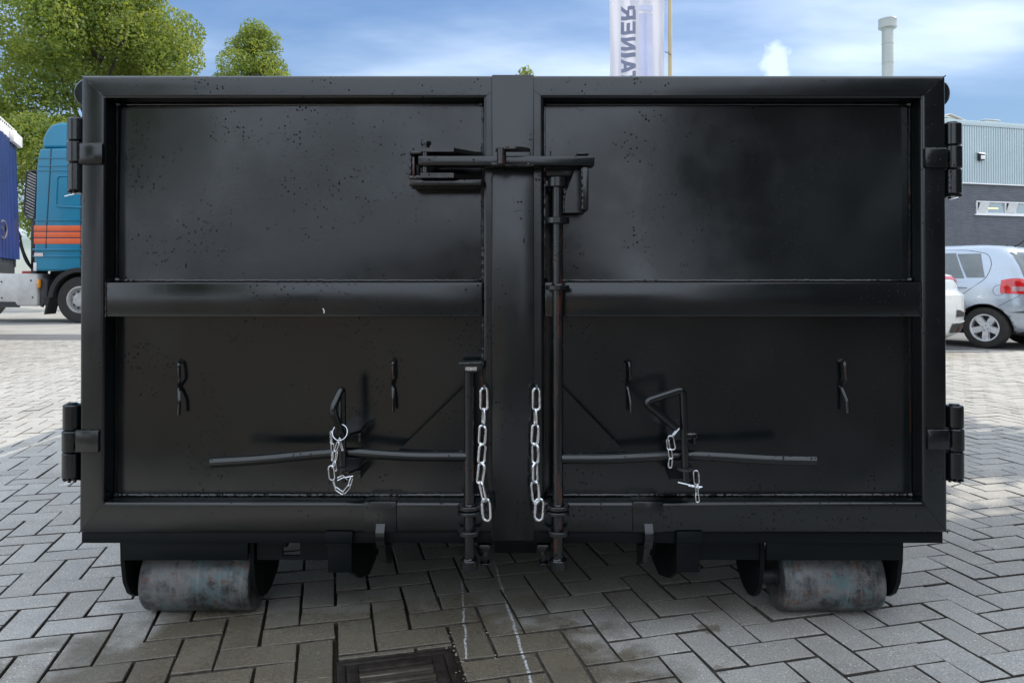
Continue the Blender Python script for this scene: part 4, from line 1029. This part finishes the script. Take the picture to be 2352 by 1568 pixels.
def rect(zx0, zx1, zy0, zy1, mat, name, dy):
    xa_, xb_ = FX(1401 + (zx0 - 1252) / 4.48 * .98, fd), FX(1401 + (zx1 - 1252) / 4.48 * .98, fd); za, zb = fzz(zy1), fzz(zy0)
    b = MB().grid(lambda u, v: (xa_ + (xb_ - xa_) * u, fd + wav(xa_ + (xb_ - xa_) * u, za + (zb - za) * v) + dy, za + (zb - za) * v), 10, 40); b.build(name, mat, cloth, auto=80)
rect(1560, 1705, 138, 1300, M_FPALE, 'pale_print', -.005); rect(1560, 1705, 48, 108, M_FPALE, 'pale_print', -.005)
rect(1612, 1642, 138, 1300, M_FINKP if False else simple('flag_mid_blue_print', (.52, .54, .74), .8, 0, .05, 3), 'print_band', -.008)
MB().tube([(fx1 + .005, fd, FZ(118, fd)), (FX(1534, fd), fd - .02, FZ(121, fd)), (FX(1541, fd), fd - .045, FZ(127, fd))], .008, 6).build('tie', M_WIRE, FL)

# ------------------------------------------------------------------ cars
class Car:
    """body described by plan-view rings: at each height a superellipse with its own front, rear and half width"""
    def __init__(s, tab, n=5.5): s.t = np.array(tab, float); s.n = n
    def at(s, z): t = s.t; return [float(np.interp(z, t[:, 0], t[:, i])) for i in (1, 2, 3)]
    def pt(s, th, z, off=0):
        xr, xf, hw = s.at(z); xc = (xr + xf) / 2; a = (xf - xr) / 2; e = 2 / s.n; c, q = math.cos(th), math.sin(th)
        x = xc + math.copysign(abs(c) ** e, c) * a; y = math.copysign(abs(q) ** e, q) * hw
        if off:
            nx, ny = math.copysign(abs(c) ** (2 - e), c) / a, math.copysign(abs(q) ** (2 - e), q) / hw; l = math.hypot(nx, ny) or 1
            x += nx / l * off; y += ny / l * off
        return (x, y, z)
    def side_y(s, x, z):
        xr, xf, hw = s.at(z); xc = (xr + xf) / 2; a = (xf - xr) / 2; k = min(1, abs((x - xc) / a)); return hw * (1 - k ** s.n) ** (1 / s.n)
    def rear_x(s, y, z):
        xr, xf, hw = s.at(z); xc = (xr + xf) / 2; a = (xf - xr) / 2; k = min(1, abs(y / hw)); return xc - a * (1 - k ** s.n) ** (1 / s.n)
def car(label, loc, rz, tab, paint, wx, wr, side_win, rear_win, tails, extra, nn=5):
    t = thing('parked_car', label, 'car', loc, rz, 'cars parked in front of the workshop'); c = Car(tab, nn)
    zs = []; tz = [r[0] for r in tab]
    for a, b_ in zip(tz[:-1], tz[1:]):
        k = max(2, int((b_ - a) / .03)); zs += [a + (b_ - a) * i / k for i in range(k)]
    zs.append(tz[-1]); N = 112; B = MB()
    vs = [c.pt(2 * math.pi * (j + .5) / N, z) for z in zs for j in range(N)]
    fs = [(i * N + j, i * N + (j + 1) % N, (i + 1) * N + (j + 1) % N, (i + 1) * N + j) for i in range(len(zs) - 1) for j in range(N)]
    fs += [tuple(range(N))[::-1], tuple(range((len(zs) - 1) * N, len(zs) * N))]
    B.add(vs, fs); body = B.build('body', [paint, M_BLACK], t, local=True, auto=50)
    for x in wx:                                           # wheel arches cut out of the body
        cu = MB().cyl((x, -1.2, wr), (x, 1.2, wr), wr * 1.16, 40); co = cu.build('cutter', M_BLACK, None, smooth=False); co.parent = t
        md = body.modifiers.new('arch', 'BOOLEAN'); md.object = co; md.operation = 'DIFFERENCE'; md.solver = 'EXACT'
    # the middle of the car stays solid, so put the axle tunnel back
    t_loc, t_rot = t.location.copy(), t.rotation_euler.copy(); bpy.context.view_layer.update()
    me = bpy.data.meshes.new_from_object(body.evaluated_get(bpy.context.evaluated_depsgraph_get())); body.modifiers.clear(); body.data = me
    for ch in kids(t):
        if ch.name.startswith('cutter'): bpy.data.objects.remove(ch)
    hwm = max(r[3] for r in tab); MB().box(wx[0] - .5, wx[1] + .5, -hwm * .68, hwm * .68, wr * .75, wr * 2.0).build('underbody', M_BLACK, t, local=True)
    for sg in (1, -1):
        for x in wx:
            hw = c.side_y(x, wr + .1); y1 = hw - .015; y0 = y1 - .20
            W = MB().lathe([(wr * .66, y0), (wr * .9, y0), (wr, y0 + .03), (wr, y1 - .04), (wr * .96, y1 - .008), (wr * .80, y1), (wr * .66, y1 - .012)] if sg > 0 else
                          [(wr * .66, -y0), (wr * .9, -y0), (wr, -y0 - .03), (wr, -y1 + .04), (wr * .96, -y1 + .008), (wr * .80, -y1), (wr * .66, -y1 + .012)], (x, 0, wr), 'y', 48)
            wo = W.build('wheel', M_TYRE, t, local=True)
            rm = MB(); yy = sg * (y1 - .012); q = wr * .66
            rm.lathe([(q * 1.0, yy), (q * .90, yy - sg * .004), (q * .90, yy - sg * .12), (q * .98, yy - sg * .15)], (x, 0, wr), 'y', 40)
            for i in range(5):
                a = math.pi * 2 * i / 5 - math.pi / 2; ca, sa = math.cos(a), math.sin(a)
                def P(rad, wd, yo): return (x + ca * rad - sa * wd, yy - sg * yo, wr + sa * rad + ca * wd)
                V = [P(.035, -.036, .03), P(.035, .036, .03), P(q * .93, .042, .012), P(q * .93, -.042, .012), P(.035, -.046, .07), P(.035, .046, .07), P(q * .93, .052, .06), P(q * .93, -.052, .06)]
                rm.add(V, [(0, 1, 2, 3), (0, 3, 7, 4), (1, 5, 6, 2), (4, 7, 6, 5), (2, 6, 7, 3), (0, 4, 5, 1)])
            rm.cyl((x, yy - sg * .02, wr), (x, yy - sg * .06, wr), .055, 20)
            rm.build('rim', M_ALU, wo, local=True)
            dk = MB().cyl((x, yy - sg * .10, wr), (x, yy - sg * .13, wr), q * .95, 32)
            for i in range(4):
                a = i * math.pi / 2 + .3; dk.cyl((x + math.cos(a) * .036, yy - sg * .019, wr + math.sin(a) * .036), (x + math.cos(a) * .036, yy - sg * .03, wr + math.sin(a) * .036), .008, 8)
            dk.build('brake_disc', M_DARK, wo, local=True)
    def side_patch(xl, xr_, z0, z1, sg, off, nu=14, nv=8):
        def fn(u, v):
            z = z0(u) + (z1(u) - z0(u)) * v if callable(z0) else z0 + (z1 - z0) * v
            x = xl(v) + (xr_(v) - xl(v)) * u; return (x, sg * (c.side_y(x, z) + off), z)
        return MB().grid(fn, nu, nv)
    for sg in (1, -1):
        for (xl, xr_, z0, z1, nm, mt, off) in side_win:
            side_patch(xl, xr_, z0, z1, sg, off).build(nm, mt, t, local=True, auto=60)
    for (yl, z0, z1, nm, mt, off) in rear_win:
        MB().grid(lambda u, v: ((lambda y, z: (c.rear_x(y, z) - off, y, z))((-1 + 2 * u) * yl(v), z0 + (z1 - z0) * v)), 24, 10).build(nm, mt, t, local=True, auto=60)
    for sg in (1, -1):
        for (t0, t1, z0, z1, nm, mt, off) in tails:        # patches wrapped round the rear corner, by angle from straight back
            def fn(u, v):
                z = z0(u) + (z1(u) - z0(u)) * v; th = math.pi - sg * (t0(v) + (t1(v) - t0(v)) * u); return c.pt(th, z, off)
            MB().grid(fn, 14, 8).build(nm, mt, t, local=True, auto=60)
    extra(t, c, side_patch)
    return t
L0 = lambda a, b=None: (lambda v: a + ((b if b is not None else a) - a) * v)
def line_on_side(c, t, pts, w_, name, mat, sgs=(1,), off=.003):
    for sg in sgs:
        b = MB(); P = round_path([(p[0], 0, p[1]) for p in pts], .08, 5)
        b.tube([(p.x, sg * (c.side_y(p.x, p.z) + off * 0), p.z) for p in P], w_, 5); b.build(name, mat, t, local=True)
def extra_silver(t, c, sp):
    gap = M_DARK
    line_on_side(c, t, [(-.42, .34), (-.62, .50), (-.98, .80), (-1.26, 1.02), (-1.31, 1.22), (-1.24, 1.38), (-.95, 1.44), (-.2, 1.46)], .004, 'door_gap', gap, (1, -1))
    line_on_side(c, t, [(-1.42 + .068 * math.cos(a), .845 + .075 * math.sin(a)) for a in np.linspace(0, 6.28, 22)], .003, 'fuel_flap_gap', gap, (1,))
    line_on_side(c, t, [(-1.42, .62), (-1.55, .70), (-1.66, .77)], .003, 'bumper_gap', gap, (1, -1))
    for sg in (1, -1):
        x, z = -.90, .885; y = c.side_y(x, z); MB().tube(round_path([(x - .11, sg * y, z), (x - .08, sg * (y + .035), z + .006), (x + .08, sg * (y + .035), z + .004), (x + .11, sg * y, z)], .03, 4), .013, 8).build('door_handle', M_SILVER, t, local=True)
    MB().tube([(-1.30, -.12, 1.505), (-1.36, -.12, 1.53), (-1.52, -.12, 1.66)], [.014, .010, .004], 6).build('antenna', M_BLACK, t, local=True)
    MB().box(-1.1, -.5, -.4, .4, 1.40, 1.45).build('headlining', M_BLACK, t, local=True)
    MB().grid(lambda u, v: c.pt(math.pi - (.12 + .82 * u), .53 + .045 * v * math.sin(math.pi * min(1, u * .5 + .5)), .010), 16, 3).build('bumper_strip', M_BLACK, t, local=True)
    MB().box(-1.86, -1.2, -.55, .55, .20, .30, .02).build('exhaust_box', M_DARK, t, local=True)
    MB().tube([(-1.95, -.4, .26), (-1.5, -.4, .27)], .025, 10).build('tailpipe', M_DARK, t, local=True)
silver = [(.20, -1.66, 1.70, .66), (.27, -1.80, 1.80, .78), (.36, -1.85, 1.86, .825), (.50, -1.885, 1.885, .842), (.62, -1.885, 1.86, .848), (.72, -1.865, 1.80, .846), (.82, -1.84, 1.66, .838), (.90, -1.82, 1.42, .828), (.97, -1.795, 1.08, .812),
          (1.05, -1.755, .95, .785), (1.20, -1.68, .70, .738), (1.34, -1.59, .43, .680), (1.43, -1.50, .22, .635), (1.475, -1.42, .06, .585), (1.505, -1.28, -.10, .49), (1.525, -1.05, -.30, .32), (1.53, -.8, -.5, .12)]
TH = R(54)
car('silver blue hatchback with red tail lamp, parked with its rear to the yard', (6.79, 12.23, 0), math.pi - TH, silver, M_SILVER, (-1.23, 1.23), .300,
    [(L0(-1.24, -1.14), L0(-1.00, -.82), 1.03, 1.385, 'quarter_window', M_GLASS, .004), (L0(-.97, -.795), L0(-.26, -.12), 1.02, 1.40, 'window', M_GLASS, .004), (L0(-.19, -.05), L0(.72, .25), 1.01, 1.40, 'window', M_GLASS, .004)],
    [(L0(.62, .52), 1.01, 1.40, 'rear_window', M_GLASS, .006)],
    [(L0(.26, .30), L0(1.02, 1.05), (lambda u: .785 + .02 * u), (lambda u: .90 + .12 * math.sin(.4 + u * 1.9)), 'tail_lamp', M_TAIL, .008), (L0(.36, .36), L0(.85, .85), (lambda u: .835), (lambda u: .90), 'reversing_lens', M_TAILC, .012)],
    extra_silver)
def extra_white(t, c, sp):
    line_on_side(c, t, [(-.55, .35), (-.70, .7), (-.62, 1.0)], .004, 'door_gap', M_DARK, (1, -1))
    for sg in (1, -1):
        MB().grid(lambda u, v: c.pt(math.pi - sg * (.01 + .55 * u), .285 + .125 * v, .010), 16, 3).build('diffuser', M_BLACK, t, local=True)
        MB().grid(lambda u, v: c.pt(math.pi - sg * (.10 + .26 * u), .30 + .075 * v, .018), 12, 3).build('exhaust_trim', M_COPPER, t, local=True)
        MB().grid(lambda u, v: c.pt(math.pi - sg * (.14 + .18 * u), .318 + .040 * v, .022), 12, 3).build('exhaust_opening', M_BLACK, t, local=True)
        MB().grid(lambda u, v: c.pt(math.pi - sg * (.01 + .50 * u), .425 + .018 * v, .012), 12, 2).build('chrome_strip', M_ALU, t, local=True)
        MB().grid(lambda u, v: c.pt(math.pi - sg * (.38 + .10 * u), .56 + .16 * v, .010), 6, 4).build('reflector', M_TAIL, t, local=True)
        MB().grid(lambda u, v: c.pt(math.pi - sg * (.03 + .28 * u), .50 + (.10 - .08 * u) * v, .008), 8, 4).build('vent', M_BLACK, t, local=True)
white = [(r_[0] + (.09 if r_[0] > .6 else 0), *r_[1:]) for r_ in [(.20, -2.0, 2.05, .70), (.28, -2.13, 2.14, .82), (.42, -2.17, 2.20, .885), (.55, -2.185, 2.21, .905), (.70, -2.18, 2.16, .905), (.76, -2.10, 2.05, .895), (.90, -2.08, 1.65, .875), (.97, -2.02, 1.25, .86), (1.03, -1.80, 1.05, .82), (1.15, -1.5, .78, .77),
         (1.30, -1.1, .45, .69), (1.40, -.75, .2, .60), (1.445, -.45, -.02, .46), (1.46, -.3, -.12, .2)]]
car('white saloon with a slim red tail lamp and copper exhaust trim, half behind the container', (4.42, 11.47, 0), math.pi - TH, white, M_CARWH, (-1.35, 1.35), .325,
    [(L0(-.95, -.62), L0(.85, .25), 1.14, 1.45, 'window', M_GLASS, .004)], [(L0(.66, .50), 1.15, 1.45, 'rear_window', M_GLASS, .006)],
    [(L0(.015, .015), L0(.44, .42), (lambda u: 1.01 - .15 * u ** 2), (lambda u: 1.045), 'tail_lamp', M_TAIL, .008)], extra_white, 6)

# ------------------------------------------------------------------ truck
td = 17.0
def TX(p): return FX(p, td)
def TZ(p): return FZ(p, td)
TR = thing('truck', 'teal truck cab with orange stripes half hidden by the container', 'truck', (TX(182), td, 0))
def tp(b, n, m, p=None, **k): return b.build(n, m, p or TR, **k)
xr = TX(80); xf = xr + 2.35
cabp = [(TX(77), TZ(622)), (TX(79), TZ(500)), (TX(82), TZ(392)), (TX(88), TZ(341)), (xf - .55, TZ(336)), (xf - .1, TZ(470)), (xf, TZ(560)), (xf, TZ(660)), (TX(262), TZ(660)), (TX(250), TZ(622))]
cab = MB().prism(cabp, 'y', td, td + 2.45); CAB = tp(cab, 'cab', M_TEAL, smooth=False)
md = CAB.modifiers.new('bevel', 'BEVEL'); md.width = .05; md.segments = 3; md.limit_method = 'ANGLE'
dfp = [(TX(90), TZ(339)), (TX(92), TZ(318)), (TX(99), TZ(300)), (TX(112), TZ(284)), (TX(135), TZ(279)), (xf - .9, TZ(286)), (xf - .6, TZ(338))]
df = MB().prism(dfp, 'y', td + .06, td + 2.39); do = tp(df, 'roof_deflector', M_TEAL, smooth=False); md = do.modifiers.new('bevel', 'BEVEL'); md.width = .06; md.segments = 3; md.limit_method = 'ANGLE'
def strip(x0, x1, y0, y1, name, mat, off=.006, th=.006, parent=None): tp(MB().box(TX(x0), TX(x1), td - off - th, td - off, TZ(y1), TZ(y0), .001), name, mat, parent or CAB)
for a, c_ in ((518, 530.5), (533, 545), (547.5, 560)): strip(77.5, 250, a, c_, 'orange_stripe', M_ORANGE, 0.001)
for a, c_ in ((530.7, 532.8), (545.2, 547.3)): strip(77.5, 250, a, c_, 'pinstripe', M_NAVY, 0.001, .005)
for y_ in (362, 380, 391): strip(83, 250, y_, y_ + 1.6, 'moulding', M_TEAL, 0.001, .02)
strip(78, 250, 505, 507, 'moulding', M_TEAL, .001, .02); strip(76, 250, 571, 575, 'moulding', M_TEAL, .001, .03); strip(76, 250, 586, 590, 'moulding', M_TEAL, .001, .02)
tp(MB().tube([(TX(p[0]), td - .004, TZ(p[1])) for p in ((116, 341), (114, 395), (108, 500), (105, 575))], .010, 6), 'panel_seam', M_DARK, CAB)
rec = round_path([(TX(p[0]), td - .004, TZ(p[1])) for p in ((240, 404), (131, 404), (128, 474), (240, 478))], .08, 5)
tp(MB().tube(rec, .022, 8), 'locker_frame', M_TEAL, CAB)
strip(80, 100, 581, 589, 'number_plate', M_PLATE, .022, .004); strip(77, 84, 603, 622, 'side_plate', M_WHITE, .002, .006)
tp(MB().prism([(xf - 1.15, 2.35), (xf - .32, 2.35), (xf - .42, 3.25), (xf - 1.15, 3.30)], 'y', td - .012, td - .002), 'window', M_GLASS, CAB, smooth=False)
tp(MB().tube([(xf - 1.3, td - .003, 1.3), (xf - 1.3, td - .003, 3.4)], .009, 6), 'door_gap', M_DARK, CAB)
# slatted side fairing behind the cab
gp = [(TX(57), TZ(393)), (TX(81), TZ(391)), (TX(75), TZ(503)), (TX(62), TZ(502)), (TX(51), TZ(488))]
gf = MB().tube(round_path([(p[0], td + .05, p[1]) for p in gp], .06, 4, closed=True), .018, 8, closed=True); GF = tp(gf, 'side_fairing', M_DARK)
tp(MB().prism(gp, 'y', td + .09, td + .11), 'fairing_back', M_BLACK, GF)
for i in range(17):
    y0 = 392 + i * 6.6; xl = max(51.5, 57 - (y0 - 392) * .055); xr2 = 80.5 - (y0 - 392) * .05
    a, c_ = Vector((TX(xl), td + .05, TZ(y0))), Vector((TX(xr2), td + .05, TZ(min(502, y0 + 12))))
    tp(MB().add([a + Vector((0, 0, .022)), c_ + Vector((0, 0, .022)), c_ + Vector((0, .03, -.012)), a + Vector((0, .03, -.012)), a + Vector((0, .004, .022)), c_ + Vector((0, .004, .022)), c_ + Vector((0, .034, -.012)), a + Vector((0, .034, -.012))],
        [(0, 1, 2, 3), (7, 6, 5, 4), (0, 4, 5, 1), (1, 5, 6, 2), (2, 6, 7, 3), (3, 7, 4, 0)]), 'slat', M_ALU, GF, smooth=False)
# wheels, fender, chassis, tank
def twheel(x, y, r=.535, w_=.30):
    W = MB().lathe([(r * .55, y + w_), (r * .9, y + w_), (r, y + w_ - .04), (r, y + .04), (r * .96, y + .01), (r * .75, y), (r * .58, y + .02)], (x, 0, r), 'y', 48); o_ = tp(W, 'wheel', M_TYRE)
    q = r * .585; rm = MB().lathe([(q, y + .012), (q * .92, y + .004), (q * .86, y + .03), (q * .78, y + .09), (q * .5, y + .04), (q * .46, y - .02), (q * .2, y - .03), (.001, y - .03)], (x, 0, r), 'y', 40)
    tp(rm, 'rim', M_TRIM, o_)
    for i in range(10):
        a = i * math.pi / 5; tp(MB().cyl((x + math.cos(a) * q * .62, y + .04, r + math.sin(a) * q * .62), (x + math.cos(a) * q * .62, y + .075, r + math.sin(a) * q * .62), .026, 8), 'hub_hole', M_DARK, o_)
twheel(TX(182), td + .02); twheel(TX(182), td + 2.13)
twheel(TX(182) - 3.7, td + .02); twheel(TX(182) - 3.7, td + 2.0)
fa = [(TX(182) + math.cos(a) * .70, TZ(690) + math.sin(a) * .70 + .05) for a in np.linspace(R(15), R(178), 22)]; fb = [(TX(182) + math.cos(a) * .60, TZ(690) + math.sin(a) * .60 + .05) for a in np.linspace(R(178), R(15), 22)]
tp(MB().prism(fa + fb, 'y', td - .03, td + .45), 'fender', M_BLACK)
tp(MB().prism([(TX(108), TZ(680)), (TX(114), TZ(680)), (TX(103), TZ(722)), (TX(100), TZ(722))], 'y', td + .02, td + .42), 'mud_flap', M_BLACK)
tp(MB().box(TX(182) - 4.3, TX(84), td + .75, td + 1.7, .55, .95), 'chassis', M_DARK)
tp(MB().box(TX(84), TX(250), td + .5, td + 1.95, .62, TZ(622) - .003), 'engine_cover', M_BLACK)
tk = MB().box(TX(-60), TX(85), td + .02, td + .60, TZ(703), TZ(628), .05); TK = tp(tk, 'fuel_tank', M_TANK)
tp(MB().prism([(TX(40), TZ(704)), (TX(34), TZ(693)), (TX(-60), TZ(692)), (TX(-60), TZ(706)), (TX(40), TZ(706))], 'y', td + .012, td + .1), 'tank_step', M_DARK, TK)
for p in ((2, 647), (70, 644), (3, 684), (74, 683)): tp(MB().cyl((TX(p[0]), td + .012, TZ(p[1])), (TX(p[0]), td + .022, TZ(p[1])), .02, 10), 'bolt', M_DARK, TK)
tp(MB().box(TX(90), TX(106), td + .05, td + .5, TZ(700), TZ(640), .02), 'air_tank', M_DARK)
tp(MB().box(TX(85.5), TX(91), td - .01, td + .06, TZ(661), TZ(641), .006), 'marker_lamp', M_AMBER)
tp(MB().tube([(TX(95), td + .1, TZ(655)), (TX(97), td + .08, TZ(690)), (TX(93), td + .06, TZ(705))], .035, 8), 'mirror_arm', M_DARK)
tp(MB().box(TX(60), TX(74), td + .15, td + .6, TZ(640), TZ(500), .02), 'exhaust_stack', M_DARK)
hs = MB()
for i, (a, bz) in enumerate(((28, 515), (33, 525), (38, 540))):
    hs.tube(round_path([(TX(a), td - .2, TZ(bz)), (TX(50), td - .1, TZ(bz + 15)), (TX(52 + i * 3), td, TZ(bz + 60)), (TX(62), td + .2, TZ(620))], .2, 5), .022, 6)
tp(hs, 'air_hose', M_BLACK); tp(MB().tube(round_path([(TX(30), td - .2, TZ(518)), (TX(42), td - .12, TZ(530)), (TX(48), td, TZ(545))], .1, 5), .035, 6).box(TX(36), TX(72), td + .2, td + .5, TZ(632), TZ(622), .02), 'red_coupling', M_RED)

# curtain-sided trailer, seen along its side
u2 = Vector((.41, -.91)).normalized(); n2 = Vector((.91, .41)).normalized(); F0 = Vector((-10.02, 14.88))
TA = math.atan2(u2.y, u2.x)       # local x runs from its far end towards the camera, local +y points out to the right... outwards is n2
TL = thing('curtain_trailer', 'blue curtain-sided trailer with a white top rail at the left edge', 'trailer', (F0.x, F0.y, 0), TA)
sy = 1 if Vector((-u2.y, u2.x)).dot(n2) > 0 else -1
LT = 8.0; zb, zt = 1.40, 3.72
def tl(b, n, m, p=TL, **k): return b.build(n, m, p, local=True, **k)
tl(MB().box(0, LT, -sy * 2.5, -sy * .06, 1.2, 3.95), 'box_body', M_TARP, smooth=False)
def cur(u, v):
    x = .12 + (LT - .2) * u; z = zb + (zt - zb) * v; ph = x * 2 * math.pi / .32
    return (x, sy * (.015 * math.sin(ph) + .10 * abs(math.sin(ph / 2)) * (1 - .6 * v) + .012 * math.sin(x * 3 + z)), z)
tl(MB().grid(cur, 420, 10), 'curtain', M_TARP, auto=70)
tl(MB().box(.0, LT, -sy * .06, sy * .035, zt + .002, zt + .27, .012), 'top_rail', M_WHITE)
tl(MB().box(-.06, .75, sy * .036, sy * .12, zt - .06, zt + .16, .015), 'end_box', M_WHITE)
for i in range(46): tl(MB().box(.2 + i * .16, .25 + i * .16, sy * .036, sy * .045, zt + .20, zt + .23), 'rail_eyelet', M_DARK)
tl(MB().box(-.02, .10, -sy * .06, sy * .03, 1.25, zt - .001, .01), 'end_post', M_DARK)
tl(MB().box(.0, LT, -sy * .055, sy * .01, 1.12, zb - .003, .01), 'side_rail', M_DARK)
rg = [(1.46 + .30 * math.cos(a), sy * .075, 1.92 + .16 * math.sin(a)) for a in np.linspace(0, 2 * math.pi, 32, endpoint=False)]
tl(MB().tube(rg, .017, 8, closed=True).tube([(1.3, sy * .07, 1.86), (1.62, sy * .07, 1.98)], .014, 6), 'ring_logo', M_LOGO)
tl(MB().box(.05, .42, sy * .031, sy * .07, 1.5, 2.2, .01), 'valve_box', M_BLACK)
for x in (1.6, 5.6, 6.8):
    for yy in (-.35, -2.2):
        tl(MB().lathe([(.25, -.15), (.46, -.15), (.5, -.1), (.5, .1), (.46, .15), (.25, .15), (.02, .12)], (x, sy * yy, .5), 'y', 28) if x > 2 else MB().box(x, x + .12, sy * yy - .06, sy * yy + .06, 0, 1.2), 'wheel' if x > 2 else 'landing_leg', M_TYRE if x > 2 else M_DARK)
